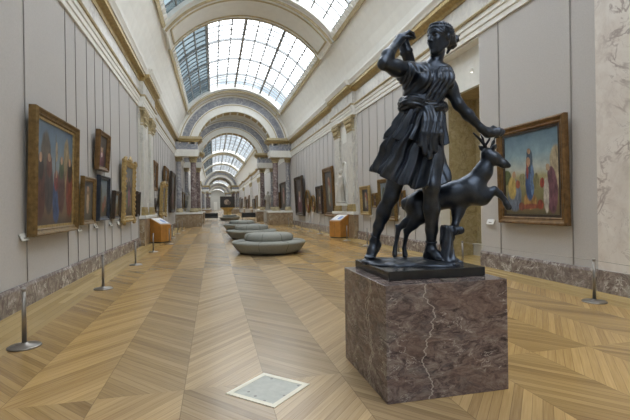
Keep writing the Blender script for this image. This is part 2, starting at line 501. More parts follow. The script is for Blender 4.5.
def skylight(n, a, b, detail):
    fr = MB()
    rA, rB = VR - .07, VR + .12
    for s in (-1, 1):                       # long gilt edge
        fr.arc(rA, rB, a - .1, b + .1, s * SKY_A, s * (SKY_A + .035), 2)
    root = struct(fr, 'window_%d' % n, M['gold_dull'])  # one of these is the added, unseen skylight in the first tribune
    e = MB()
    for yy in (a, b):
        e.arc(rA + .02, rB, yy - .12, yy + .12, -SKY_A, SKY_A, 40)
    struct(e, 'end_moulding', M['plaster_white'], root)
    d = MB()
    for s in (-1, 1):
        d.arc(VR - .02, VR + .12, a, b, s * (SKY_A - .05), s * SKY_A, 2)
        k = int((b - a) / .42) if detail else 0
        for q in range(k):
            y_ = a + (q + .5) * (b - a) / k
            d.arc(VR - .07, VR, y_ - .1, y_ + .1, s * (SKY_A - .045), s * (SKY_A - .005), 1)
    struct(d, 'bracket_moulding', M['plaster_white'], root)
    g0 = SKY_A - .05
    RG = VR + .18
    bars = MB()
    NC = 12
    for q in range(NC + 1):
        t = -g0 + 2 * g0 * q / NC
        w = .07 if q % 3 == 0 else .036
        w = w if detail else w * 1.2
        bars.arc(RG - (.10 if q % 3 == 0 else .03), RG + .03, a, b, t - w / RG, t + w / RG, 1)
    NR = max(6, int(round((b - a) / .62)))
    for q in range(1, NR):
        y_ = a + (b - a) * q / NR
        w = .06 if q % 5 == 0 else .028
        bars.arc(RG - (.09 if q % 5 == 0 else .02), RG + .03, y_ - w, y_ + w, -g0, g0, 24)
    struct(bars, 'glazing_bars', M['iron'], root)
    t1 = -g0 + 2 * g0 * 3 / NC
    struct(MB().arc(RG, RG + .012, a, b, t1, g0, 18), 'glass_panes', M['glass'], root)
    struct(MB().arc(RG, RG + .012, a, b, -g0, t1, 6), 'shade_tinted_panes', M['glass_shade_tint'], root)
for k, (a, b) in enumerate(SKYLIGHTS):
    skylight(k + 1, a, b, a < 37)

# transverse ribs between the skylights, each with a gilt outlined panel
ribs = [(SKYLIGHTS[k][1], SKYLIGHTS[k + 1][0]) for k in range(len(SKYLIGHTS) - 1)]
ribs = [r for r in ribs if r[1] - r[0] < 5]
tn = 13
for a, b in ribs:
    a, b = a + .25, b - .25
    struct(MB().arc(VR - .16, VR + .05, a, b, -SKY_A - .03, SKY_A + .03, 48), 'trim_%d' % tn, M['plaster'])
    m = MB()
    lo, hi = a + .3, b - .3
    if hi - lo < .6: lo, hi = a + .15, b - .15
    t = SKY_A - .02
    for yy in (lo, hi): m.arc(VR - .20, VR - .15, yy - .035, yy + .035, -t, t, 48)
    for s in (-1, 1): m.arc(VR - .20, VR - .15, lo, hi, s * t, s * (t - .018), 1)
    for s in (-1, 1):
        for yy in (a, b): m.arc(VR - .19, VR - .1, yy - .03, yy + .03, -SKY_A - .03, SKY_A + .03, 48) if s > 0 else None
    struct(m, 'trim_%d' % (tn + 1), M['gold_dull'])
    tn += 2

# ------------------------------------------------------------------ columns, pilasters, tribunes
def column_parts(root, rad, h, shaft_mat, seg=24):
    MB().lathe([(rad * 1.42, 0), (rad * 1.42, .10), (rad * 1.5, .13), (rad * 1.42, .19), (rad * 1.18, .22), (rad * 1.28, .28), (rad * 1.06, .33)],
               seg=seg).build('base', M['gold_dull'], root, True)
    hc = rad * 1.7
    prof = [(rad * (1.03 - .14 * (t / 10) ** 1.6), .30 + (h - hc - .30) * t / 10) for t in range(11)]
    MB().lathe(prof, seg=seg).build('shaft', shaft_mat, root, True)
    cp = MB()
    z0 = h - hc
    r = rad * .9
    cp.lathe([(r, z0 - .04), (r * 1.12, z0 - .02), (r * 1.02, z0 + .03), (r * 1.02, z0 + hc * .35), (r * 1.2, z0 + hc * .7), (r * 1.5, z0 + hc * .86)], seg=seg)
    for ring, (zz, rr, hh) in enumerate(((z0 + .03, r * 1.06, hc * .36), (z0 + hc * .28, r * 1.14, hc * .38))):
        for i in range(8):
            t = 2 * PI * (i + .5 * ring) / 8
            c_, s_ = math.cos(t), math.sin(t)
            cp.tube([(c_ * rr, s_ * rr, zz), (c_ * rr * 1.1, s_ * rr * 1.1, zz + hh * .7), (c_ * rr * 1.32, s_ * rr * 1.32, zz + hh), (c_ * rr * 1.38, s_ * rr * 1.38, zz + hh * .85)],
                    [r * .26, r * .24, r * .15, r * .06], 6)
    w = rad * 1.45
    cp.box(-w, w, -w, w, h - hc * .14, h)
    cp.build('capital', M['gold_dull'], root)

def pilaster_unit(side, yc, label, statue=False, detail=True):
    X = XL if side < 0 else XR
    rz = PI / 2 if side < 0 else -PI / 2
    t = thing('pilaster_pair', label, 'pilaster', (X, yc, 0), rz, kind='structure')
    # local: x along the wall, -y into the room
    MB().box(-PW, PW, -.05, 0, 1.22, 5.60).build('backing', M['pale_stone'], t)
    MB().box(-PW, PW, -.20, 0, 0, 1.08).build('dado', M['brown_stone'], t, bevel=.01)
    MB().box(-PW - .03, PW + .03, -.25, 0, 1.08, 1.22).build('dado_cap', M['plaster_white'], t, bevel=.015)
    if detail:
        MB().box(-.35, .35, -.065, -.05, 4.55, 5.35).box(-.35, .35, -.065, -.05, 1.30, 1.75).build('panel', M['plaster_white'], t, bevel=.006)
    for xc in (-1.08, 1.08):
        MB().box(xc - .42, xc + .42, -.16, -.05, 1.55, 5.0).build('pilaster_shaft', M['pale_stone'], t, bevel=.012)
        MB().box(xc - .48, xc + .48, -.20, -.05, 1.22, 1.36).box(xc - .45, xc + .45, -.185, -.05, 1.36, 1.48).box(xc - .43, xc + .43, -.17, -.05, 1.48, 1.56).build('pilaster_base', M['gold'], t, bevel=.01)
        cp = MB().box(xc - .43, xc + .43, -.175, -.05, 4.90, 4.96).box(xc - .36, xc + .36, -.17, -.05, 4.96, 5.5).box(xc - .54, xc + .54, -.26, -.05, 5.5, 5.6)
        for row in range(2):
            for i in range(4):
                xx = xc - .38 + .76 * (i + .5 * (1 - row * .0)) / 4 + (.1 if row == 0 else 0) - .05
                z0 = 4.98 + .22 * row
                cp.tube([(xx, -.18, z0), (xx, -.21, z0 + .16), (xx, -.27, z0 + .22), (xx, -.29, z0 + .18)], [.085, .08, .05, .02], 6)
        for s in (-1, 1):
            cp.tube([(xc + s * .44, -.2, 5.3), (xc + s * .50, -.24, 5.40), (xc + s * .47, -.26, 5.47), (xc + s * .42, -.25, 5.43)], [.05, .06, .05, .03], 6)
        cp.build('capital', M['gold_dull'], t)
    if statue:                                  # shallow arched niche
        w, zb, zs = .36, 1.62, 3.25
        fr = MB()
        out = [(-w, zb)] + [(-w * math.cos(a), zs + w * math.sin(a)) for a in [PI * i / 14 for i in range(15)]] + [(w, zb)]
        for i in range(len(out) - 1):
            (x0, z0), (x1, z1) = out[i], out[i + 1]
            fr.tube([(x0, -.09, z0), (x1, -.09, z1)], .045, 6)
        fr.box(-w - .08, w + .08, -.42, -.05, zb - .12, zb)
        fr.build('niche_frame', M['plaster_white'], t)
        f = MB()
        k = len(out)
        f.add([(x_, -.055, z_) for x_, z_ in out], [tuple(range(k))])
        f.build('niche_back', M['plaster'], t)
    return t
pilaster_unit(-1, 20.1, 'paired flat pilasters with gilt capitals on left wall behind the wooden info stand')
pilaster_unit(1, 20.1, 'paired flat pilasters flanking a niche with white statue on right wall', True)
pilaster_unit(-1, 60.5, 'far paired pilasters on left wall beyond the first columned archway', detail=False)
pilaster_unit(1, 60.5, 'far paired pilasters on right wall beyond the first columned archway', detail=False)
for yq, wq in ((74.0, 'second'), (92.0, 'third')):
    for sq, nq in ((-1, 'left'), (1, 'right')):
        pilaster_unit(sq, yq, 'distant paired pilasters on the %s wall, %s pair beyond the first archway' % (nq, wq), detail=False)
# near right: broad flat pilaster of veined white marble
pp = thing('marble_pilaster', 'broad white veined marble pilaster at the right edge of the photo', 'pilaster', (XR, 4.0, 0), 0, kind='structure')
MB().box(-.045, 0, -1.95, 1.95, SK, 5.6).build('shaft', M['pillar'], pp)
MB().box(-.075, 0, -1.95, 1.95, 0, SK).build('base', M['skirt_marble'], pp)

R_IN, R_M0, R_M1 = 3.0, 3.62, 4.15
def tribune(k, t0, t1, detail):
    global tn
    for q, (a, b, face) in enumerate(((t0, t0 + 1.3, t0), (t1 - 1.3, t1, t1 - 1.3))):
        AA = math.radians(84)
        root = struct(MB().arc(R_IN + .02, VR + .02, a + .05, b - .05, -AA, AA, 64), 'arch', M['blue_marble'])
        root.name = 'arch'
        w = MB()
        w.arc(R_IN, R_IN + .12, a - .04, b + .04, -AA, AA, 64)
        w.arc(R_IN + .12, R_M0 - .12, a - .00, b, -AA, AA, 64)
        w.arc(R_M0 - .06, R_M0, a - .06, b + .06, -AA, AA, 64)
        w.arc(R_M1, R_M1 + .10, a - .02, b + .02, -AA, AA, 64)
        w.arc(R_M1 + .16, VR + .03, a - .10, b + .10, -AA, AA, 64)
        struct(w, 'archivolt', M['plaster_white'], root)
        gl = MB().arc(R_M0 - .12, R_M0 - .06, a - .05, b + .05, -AA, AA, 64).arc(R_M1 + .10, R_M1 + .16, a - .05, b + .05, -AA, AA, 64)
        struct(gl, 'gilt_moulding', M['gold_dull'], root)
        if detail:
            so = MB()
            NCf = 15
            for i in range(NCf):
                aa = -AA + 2 * AA * (i + .12) / NCf; bb = -AA + 2 * AA * (i + .88) / NCf
                so.arc(R_IN - .03, R_IN + .01, a + .22, b - .22, aa, bb, 4)
            struct(so, 'coffers', M['gold'], root)
        # entablature blocks either side
        for s, (x0, x1) in ((-1, (XL, XC - R_IN + .12)), (1, (XC + R_IN - .12, XR))):
            f0 = struct(MB().box(x0, x1, a, b, 6.08, 6.66), 'entablature', M['blue_marble'])
            xa, xb = (x0, x1 + .06) if s < 0 else (x0 - .06, x1)
            struct(MB().box(xa, xb, a - .06, b + .06, 5.55, 5.80).box(xa - (.03 if s > 0 else 0), xb + (.03 if s < 0 else 0), a - .09, b + .09, 5.80, 6.08), 'architrave', M['plaster_white'], f0)
            def ext(d): return (x0, x1 + d) if s < 0 else (x0 - d, x1)
            cm = MB()
            for d, z0_, z1_ in ((.10, 6.66, 6.76), (.22, 6.76, 6.88)):
                e0, e1 = ext(d); cm.box(e0, e1, a - d, b + d, z0_, z1_)
            struct(cm, 'cornice', M['gold'], f0)
            e0, e1 = ext(.34)
            struct(MB().box(e0, e1, a - .34, b + .34, 6.88, 7.06), 'cornice_top', M['gold_dull'], f0)
for k, (t0, t1) in enumerate(TRIBUNES):
    tribune(k, t0, t1, k == 0)

def pedestal(side, yc, label):
    x0, x1 = (XL, -.92) if side < 0 else (4.33, XR)
    xm = (x0 + x1) / 2
    t = thing('column_pedestal', label, 'pedestal', (xm, yc, 0), 0, kind='structure')
    w = (x1 - x0) / 2
    b = MB()
    b.box(-w, w, -.75, .75, 0, 1.0)
    for s in (-.5, .5):
        b.box(s * w - w * .44, s * w + w * .44, -.78, -.75, .12, .9)
    b.build('dado', M['brown_stone'], t)
    MB().box(-w - (0 if side < 0 else .05), w + (0 if side > 0 else .05), -.82, .82, 1.0, 1.15).build('cap', M['plaster_white'], t, bevel=.02)
    return t
colp = thing('column', 'red-brown marble column with gilt capital left of the archway, nearest pair', 'column', (-1.55, 35.65, 1.15), 0, kind='structure')
column_parts(colp, .235, 4.40, M['column'])
colg = thing('column', 'slender grey marble column against the left wall at the archway', 'column', (-2.66, 35.65, 1.15), 0, kind='structure')
column_parts(colg, .20, 4.40, M['grey_column'])
first = True
wds = {(0, -1): 'front left of the first archway', (0, 1): 'front right of the first archway'}
for k, (t0, t1) in enumerate(TRIBUNES):
    for q, yc in enumerate((t0 + .65, t1 - .65)):
        for s in (-1, 1):
            sd = 'left' if s < 0 else 'right'
            nth = ('first', 'second', 'third')[k]
            row = 'front' if q == 0 else 'rear'
            pedestal(s, yc, 'brown marble column pedestal, %s row on the %s of the %s archway' % (row, sd, nth))
            xa, xb = (-1.55, -2.66) if s < 0 else (5.03, 6.08)
            la = 'red-brown marble column with gilt capital, %s row on the %s of the %s archway' % (row, sd, nth)
            lb = 'grey marble column beside the %s wall, %s row of the %s archway' % (sd, row, nth)
            if k == 0 and q == 0 and s < 0:
                colp['label'] = la; colg['label'] = lb
                continue
            dup(colp, (xa, yc, 1.15), 0, la)
            dup(colg, (xb, yc, 1.15), 0, lb)

# ------------------------------------------------------------------ paintings
def canvas_mat(name, stops, blobs, dist=.05, seed=0.0):
    n = NT(name)
    uv = n.co('UV')
    w = n.noise(n.vmath('ADD', uv, (seed, seed * .7, 0)), 7, 4, .6, color=True)
    w2 = n.noise(n.vmath('ADD', uv, (seed, 3.0, 0)), 2.2, 2, color=True)
    d = n.vmath('ADD', uv, n.vmath('MULTIPLY', n.vmath('SUBTRACT', w, (.5, .5, .5)), (dist, dist, 0)))
    x, y, z = n.xyz(d)[:3]
    c = n.ramp(n.math('ADD', y, n.math('MULTIPLY_ADD', n.noise(uv, 4, 4), .16, -.08)), stops)
    fold = n.ramp(n.noise(n.mapping(n.vmath('ADD', uv, (seed, 0, 0)), (14, 5, 1)), 1.6, 4, .6), [(.28, (.40, .40, .40)), (.72, (1.55, 1.5, 1.42))])
    for (cx, cy, rx, ry, col) in blobs:
        e = n.math('ADD', n.math('POWER', n.math('ABSOLUTE', n.math('DIVIDE', n.math('SUBTRACT', x, cx), rx)), 2.2),
                   n.math('POWER', n.math('ABSOLUTE', n.math('DIVIDE', n.math('SUBTRACT', y, cy), ry)), 2.2))
        f = n.math('SUBTRACT', 1.0, n.step(e, .7, 1.15))
        c = n.mix(f, c, n.mix(1.0, col, fold, 'MULTIPLY'))
    c = n.mix(1.0, c, n.ramp(n.noise(uv, 9, 5, .65), [(.3, (.82, .82, .82)), (.7, (1.16, 1.15, 1.12))]), 'MULTIPLY')
    n.inp(color=c, rough=.38)
    return n.m
BLUE, RED, SKIN, DARK, WHITE, GREEN, OCHRE, PURP = (.045, .09, .22), (.24, .035, .03), (.42, .27, .18), (.03, .026, .028), (.58, .55, .50), (.06, .09, .045), (.36, .22, .07), (.15, .07, .10)
def robed(cx, cy, s, robe, veil=None, head=SKIN):
    out = [(cx, cy, .085 * s, .22 * s, robe)]
    if veil: out.append((cx, cy + .17 * s, .055 * s, .10 * s, veil))
    out += [(cx, cy + .235 * s, .028 * s, .036 * s, head)]
    return out
big_left = canvas_mat('altarpiece_canvas', [(0, (.08, .06, .05)), (.16, (.17, .12, .08)), (.36, (.14, .15, .14)), (.55, (.22, .27, .30)), (.8, (.12, .19, .27)), (1, (.07, .12, .20))],
    [(.26, .55, .13, .36, (.10, .085, .07)), (.8, .60, .09, .32, (.28, .22, .13))] + robed(.14, .34, 1.3, (.10, .045, .04), DARK) + robed(.34, .38, 1.2, (.06, .055, .06), (.12, .05, .04))
    + robed(.52, .26, 1.1, BLUE, (.22, .05, .05)) + robed(.66, .38, 1.2, (.09, .05, .05), GREEN) + robed(.9, .36, 1.3, (.19, .055, .045), DARK)
    + [(.5, .66, .012, .26, (.10, .07, .05)), (.52, .74, .03, .10, (.34, .27, .18))], .05, 1.0)
big_right = canvas_mat('robed_group_canvas', [(0, (.10, .09, .05)), (.1, (.16, .12, .06)), (.28, (.20, .19, .09)), (.45, (.36, .33, .18)), (.55, (.44, .48, .45)), (.72, (.22, .33, .40)), (1, (.08, .15, .23))],
    [(.92, .52, .10, .26, (.40, .34, .24)), (.06, .47, .09, .10, (.12, .15, .07)), (.49, .18, .12, .10, (.34, .20, .07)), (.49, .12, .17, .03, (.26, .08, .05)),
     ]
    + [(.49, .42, .082, .24, BLUE), (.49, .64, .056, .15, (.05, .08, .12)), (.47, .63, .035, .06, (.42, .26, .17)), (.485, .755, .026, .034, SKIN), (.53, .42, .03, .18, (.12, .20, .36)), (.45, .52, .022, .09, (.24, .05, .04)), (.60, .40, .05, .10, (.20, .19, .10)), (.36, .44, .06, .07, (.24, .24, .14))]
    + [(.2, .25, .13, .2, (.14, .18, .26)), (.16, .34, .08, .14, (.42, .33, .12)), (.2, .50, .036, .043, SKIN), (.27, .38, .04, .05, (.32, .10, .06))]
    + [(.86, .28, .085, .25, PURP), (.84, .46, .06, .10, PURP), (.76, .24, .045, .20, (.44, .42, .40)), (.79, .55, .030, .038, (.40, .29, .20)), (.70, .38, .035, .06, (.34, .07, .05)), (.66, .14, .05, .06, (.25, .06, .04)), (.33, .12, .05, .05, (.20, .07, .05))], .045, 2.0)
def rand_canvas(i, kind):
    r = random.Random(100 + i)
    j = lambda c, a=.25: tuple(max(.01, v * (1 + r.uniform(-a, a))) for v in c)
    if kind == 'portrait':
        return canvas_mat('portrait_canvas', [(0, (.03, .025, .02)), (1, (.06, .05, .045))],
                          [(.5, .26, .34, .30, j((.10, .035, .03), .5)), (.5, .40, .10, .10, j(WHITE)), (.5, .62, .14, .16, SKIN), (.5, .72, .17, .09, DARK)], .05, i)
    if kind == 'figure':
        return canvas_mat('figure_canvas', [(0, (.06, .05, .04)), (.5, (.08, .075, .07)), (1, (.06, .06, .07))],
                          [(.55, .5, .20, .36, j((.24, .10, .07), .4)), (.5, .42, .12, .26, j((.42, .33, .25))), (.5, .80, .09, .07, SKIN), (.75, .3, .15, .2, j((.10, .10, .13), .4))], .07, i)
    if kind == 'landscape':
        return canvas_mat('landscape_canvas', [(0, (.07, .055, .035)), (.35, (.10, .10, .06)), (.55, (.24, .27, .26)), (1, (.16, .22, .30))],
                          [(.25, .55, .16, .34, (.06, .07, .04)), (.75, .4, .14, .18, j((.17, .13, .08), .4)), (.55, .25, .08, .14, j((.25, .10, .06), .5))], .09, i)
    return canvas_mat('group_canvas', [(0, (.06, .045, .035)), (.5, (.12, .095, .07)), (1, (.14, .16, .18))],
                      sum([robed(.2 + .2 * q + r.uniform(-.04, .04), .35 + r.uniform(-.05, .12), 1.3, j((.14, .10, .09), .7), j(DARK)) for q in range(4)], []), .06, i)
frame_gold = simple('gilt_frame', (.20, .127, .046), .42, .4, .35, 14, .25)
frame_pale = simple('pale_gilt_frame', (.44, .32, .14), .45, .4, .3, 14, .3)
frame_dark = simple('dark_wood_frame', (.050, .036, .028), .4, .1, .3, 10)
frame_brown = simple('brown_gilt_frame', (.17, .095, .035), .4, .3, .4, 10, .2)
frame_blue = simple('blue_black_frame', (.028, .036, .055), .4, .1, .3, 10)
FR = {'gold': frame_gold, 'pale': frame_pale, 'dark': frame_dark, 'brown': frame_brown, 'blue': frame_blue}

def painting(side, ya, yb, z0, z1, fw, depth, fm, cm, label, tilt=2.0, off=.04, ornate=False, liner=None, oval=False, inner=None, group=None, fit=True):
    X = XL if side < 0 else XR
    rz = PI / 2 if side < 0 else -PI / 2
    if fit:                                  # sizes were taken at the wall plane; the frame face stands in front of it
        q = (abs(X) - off - depth) / (abs(X) - .05)
        near = min(ya, yb) * (q + 1) / 2; farr = max(ya, yb) * q
        ya, yb = near, farr
        z0, z1 = 1.5 + (z0 - 1.5) * q, 1.5 + (z1 - 1.5) * q
    w, h = abs(yb - ya), z1 - z0
    t = thing('framed_painting', label, 'painting', (X - side * off, (ya + yb) / 2, z0), rz, group)
    t.rotation_euler = (math.radians(tilt), 0, rz)
    prof = [(0, 0), (0, depth * .75), (fw * .10, depth * .92), (fw * .22, depth), (fw * .36, depth * .93), (fw * .50, depth * .72), (fw * .70, depth * .62), (fw * .82, depth * .68), (fw * .92, depth * .60), (fw, depth * .42), (fw, .01)]
    f = MB()
    if oval:
        K = 28
        vs = []; fs = []
        for d, hh in prof:
            for i in range(K):
                a = 2 * PI * i / K
                vs.append(((w / 2 - d) * math.cos(a), -hh, h / 2 + (h / 2 - d) * math.sin(a)))
        for q in range(len(prof) - 1):
            for i in range(K):
                fs.append((q * K + i, q * K + (i + 1) % K, (q + 1) * K + (i + 1) % K, (q + 1) * K + i))
        f.add(vs, fs)
        pts = [((w / 2 - fw) * math.cos(2 * PI * i / K), (h / 2 - fw) * math.sin(2 * PI * i / K)) for i in range(K)]
    else:
        vs = []; fs = []
        for d, hh in prof:
            vs += [(-w / 2 + d, -hh, d), (w / 2 - d, -hh, d), (w / 2 - d, -hh, h - d), (-w / 2 + d, -hh, h - d)]
        for q in range(len(prof) - 1):
            for i in range(4):
                fs.append((q * 4 + i, q * 4 + (i + 1) % 4, (q + 1) * 4 + (i + 1) % 4, (q + 1) * 4 + i))
        f.add(vs, fs)
        f.box(-w / 2 + .02, w / 2 - .02, -.02, 0, .02, h - .02)
        pts = [(-w / 2 + fw, -h / 2 + fw), (w / 2 - fw, -h / 2 + fw), (w / 2 - fw, h / 2 - fw), (-w / 2 + fw, h / 2 - fw)]
        if ornate:
            r = fw * .75
            for sx in (-1, 1):
                for zz in (0, h):
                    s_ = 1 if zz else -1
                    for k in range(7):
                        a = PI * (.05 + .40 * k / 6)
                        f.lathe([(.01, -.05), (r * .34, -.03), (r * .42, 0), (r * .30, .03), (.01, .05)], (sx * (w / 2 - r * .55 + r * .8 * math.cos(a)), -depth * .8, zz + s_ * (-r * .55 + r * .8 * math.sin(a))), 8)
            for q in range(int(h / .16)):
                zz = .12 + q * .16
                for sx in (-1, 1):
                    f.lathe([(.004, -.06), (fw * .13, -.03), (fw * .16, 0), (fw * .13, .03), (.004, .06)], (sx * (w / 2 - fw * .30), -depth * .96, zz), 8)
            for q in range(int(w / .16)):
                xx = -w / 2 + .12 + q * .16
                for zz in (fw * .25, h - fw * .25):
                    f.lathe([(.004, -.03), (fw * .13, -.02), (fw * .16, 0), (fw * .13, .02), (.004, .03)], (xx, -depth * .96, zz), 8)
            f.lathe([(.01, -.12), (fw * 1.0, -.05), (fw * 1.2, .02), (fw * .5, .12), (.01, .16)], (0, -depth * .7, h + .02), 10, sy=.3)
    f.build('frame', FR[fm], t)
    if inner:                       # inner slip of another colour
        s_ = MB()
        a, b = fw - .001, fw + inner[1]
        for x0, x1, zz0, zz1 in ((-w / 2 + a, w / 2 - a, a, b), (-w / 2 + a, w / 2 - a, h - b, h - a), (-w / 2 + a, -w / 2 + b, b, h - b), (w / 2 - b, w / 2 - a, b, h - b)):
            s_.box(x0, x1, -depth * .45, -.02, zz0, zz1)
        s_.build('frame_slip', FR[inner[0]], t)
    me = bpy.data.meshes.new('canvas')
    me.from_pydata([(px, -depth * .30, h / 2 + pz) for px, pz in pts], [], [tuple(range(len(pts)))])
    uv = me.uv_layers.new(name='UVMap')
    mw = max(p_[0] for p_ in pts); mh = max(p_[1] for p_ in pts)
    for l in me.loops:
        px, pz = pts[l.vertex_index]
        uv.data[l.index].uv = (px / mw * .5 + .5, pz / mh * .5 + .5)
    me.materials.append(cm)
    c = bpy.data.objects.new('canvas', me)
    COL.objects.link(c); c.parent = t
    return t

# left wall, from the near end
painting(-1, 7.78, 10.28, 1.06, 3.26, .125, .14, 'gold', big_left, 'large gilt framed altarpiece of robed figures, biggest picture on the left wall', 1.5, .05, inner=('pale', .04))
painting(-1, 11.78, 13.18, 2.54, 3.58, .115, .12, 'brown', rand_canvas(1, 'portrait'), 'small brown framed picture hung high above the row on the left wall', 3.5, .05)
painting(-1, 10.46, 11.66, 1.15, 2.27, .10, .09, 'gold', rand_canvas(2, 'figure'), 'gilt framed picture of a pale figure, next to the large altarpiece on the left', 2, .05)
painting(-1, 11.84, 13.14, 1.2, 2.40, .10, .10, 'blue', rand_canvas(3, 'landscape'), 'dark blue-black framed landscape below the high small picture on the left wall', 2, .05)
painting(-1, 13.50, 14.62, 1.21, 2.06, .085, .11, 'dark', rand_canvas(4, 'landscape'), 'small black framed picture between the blue-framed landscape and the ornate gilt frame', 3, .05, inner=('gold', .05))
painting(-1, 14.86, 17.1, 1.05, 3.16, .20, .12, 'pale', rand_canvas(5, 'group'), 'picture in an ornate bright gilt carved frame on the left wall', 2, .05, ornate=True)
painting(-1, 17.36, 18.24, 1.2, 2.18, .09, .12, 'dark', rand_canvas(6, 'portrait'), 'small dark framed picture between the ornate gilt frame and the pilasters', 3, .01)
painting(-1, 22.0, 24.0, 2.42, 3.9, .18, .12, 'brown', rand_canvas(7, 'portrait'), 'grey-brown framed picture hung high just past the left pilasters', 2, .05)
painting(-1, 22.55, 24.3, 1.28, 2.05, .14, .12, 'dark', rand_canvas(8, 'portrait'), 'oval dark framed picture low on the wall past the left pilasters', 2, .05, oval=True)
painting(-1, 24.9, 28.0, 1.05, 2.95, .22, .15, 'pale', rand_canvas(9, 'group'), 'broad bright gilt framed picture low on the left wall past the pilasters', 3, .05, ornate=True)
painting(-1, 26.9, 29.6, 3.05, 4.1, .2, .14, 'brown', rand_canvas(10, 'landscape'), 'brown framed picture hung above the broad bright gilt frame on the left', 3, .05)
painting(-1, 30.4, 34.2, 1.2, 4.1, .26, .15, 'dark', rand_canvas(11, 'group'), 'tall dark framed picture on the left wall next to the archway columns', 2, .05, inner=('gold', .06))
# right wall
painting(1, 6.56, 8.56, 1.06, 3.15, .15, .12, 'brown', big_right, 'large brown framed painting of a blue robed figure between kneeling figures beside the statue', 1.0, .04, inner=('dark', .05))
painting(1, 13.4, 13.9, 1.42, 1.99, .08, .08, 'gold', rand_canvas(12, 'portrait'), 'small gilt picture seen between the statue legs, nearest of the small ones', 2)
painting(1, 14.12, 15.84, .92, 2.5, .16, .12, 'gold', rand_canvas(13, 'landscape'), 'gilt framed picture on the right wall partly hidden by the trailing bronze leg', 2)
painting(1, 15.95, 16.56, 1.4, 1.99, .10, .09, 'gold', rand_canvas(14, 'portrait'), 'small square gilt picture left of the one hidden by the bronze leg', 2)
painting(1, 16.74, 17.98, 1.08, 2.33, .15, .12, 'pale', rand_canvas(15, 'figure'), 'gilt framed picture of a standing figure just right of the niche pilasters', 2)
painting(1, 22.05, 24.36, .90, 3.66, .24, .15, 'brown', rand_canvas(16, 'figure'), 'tall brown-gilt framed picture left of the niche pilasters on the right wall', 2.5, .05)
painting(1, 24.62, 26.3, 1.03, 2.73, .18, .13, 'dark', rand_canvas(17, 'portrait'), 'dark framed portrait left of the tall brown-gilt picture on the right wall', 2.5, .05, inner=('gold', .05))
painting(1, 26.58, 27.85, 1.1, 2.22, .13, .11, 'gold', rand_canvas(18, 'portrait'), 'oval gilt framed picture next to the dark portrait on the right wall', 2, .05, oval=True)
painting(1, 28.08, 29.6, 1.03, 2.64, .14, .11, 'gold', rand_canvas(19, 'portrait'), 'taller oval gilt framed picture beside the tall black framed picture', 2, .05, oval=True)
painting(1, 30.1, 33.4, .80, 3.75, .24, .17, 'dark', rand_canvas(20, 'portrait'), 'tall black framed picture on the right wall next to the archway columns', 2.5, .05)
# under and beyond the archways
far = [(-1, 37.4, 40.2, 1.3, 3.3, 'dark', 'group', 'dark framed picture on the left wall inside the first archway'),
       (-1, 41.2, 44.0, 1.4, 3.0, 'gold', 'landscape', 'gilt framed picture on the left wall inside the first archway'),
       (1, 37.4, 40.6, 1.2, 3.7, 'dark', 'figure', 'tall dark framed picture on the right wall inside the first archway'),
       (1, 41.4, 43.8, 1.3, 2.9, 'brown', 'group', 'brown framed picture on the right wall inside the first archway'),
       (-1, 48.5, 52.0, 1.2, 3.4, 'brown', 'group', 'brown framed picture on the left wall just past the first archway'),
       (-1, 53.5, 57.5, 1.3, 3.0, 'dark', 'landscape', 'dark framed picture on the far left wall before the distant pilasters'),
       (1, 47.8, 50.0, 1.2, 2.8, 'dark', 'portrait', 'dark framed picture on the right wall just past the first archway'),
       (1, 50.8, 52.8, 1.2, 2.4, 'gold', 'group', 'low gilt framed picture on the far right wall, second past the archway'),
       (1, 53.6, 55.8, 1.2, 3.0, 'brown', 'figure', 'brown framed picture on the far right wall, third past the archway'),
       (1, 56.4, 58.2, 1.2, 2.6, 'dark', 'portrait', 'dark framed picture on the far right wall beside the distant pilasters'),
       (1, 63.0, 66.0, 1.2, 3.2, 'gold', 'group', 'distant gilt picture on the right wall beyond the far pilasters'),
       (1, 67.5, 71.0, 1.2, 2.8, 'dark', 'landscape', 'distant dark picture on the right wall beyond the far pilasters'),
       (-1, 63.0, 67.0, 1.2, 3.2, 'brown', 'group', 'distant brown picture on the left wall beyond the far pilasters'),
       (-1, 67.8, 71.5, 1.2, 3.4, 'dark', 'figure', 'distant dark picture on the left wall before the second far pilasters'),
       (1, 76.5, 79.5, 1.2, 3.6, 'brown', 'group', 'very distant brown picture on the right wall just past the second far pilasters'),
       (1, 80.5, 84.5, 1.2, 3.0, 'dark', 'portrait', 'very distant dark picture on the right wall between the far pilasters'),
       (1, 85.5, 89.5, 1.2, 3.6, 'gold', 'figure', 'very distant gilt picture on the right wall before the third far pilasters'),
       (1, 95.0, 100.0, 1.2, 3.4, 'dark', 'group', 'farthest but one picture on the right wall before the second archway'),
       (1, 101.5, 107.0, 1.2, 3.8, 'brown', 'landscape', 'farthest picture on the right wall beside the second archway')]
for i, (s, a, b, z0, z1, fm, kd, lb) in enumerate(far):
    painting(s, a, b, z0, z1, .2, .14, fm, rand_canvas(30 + i, kd), lb, 2, .005, fit=False)

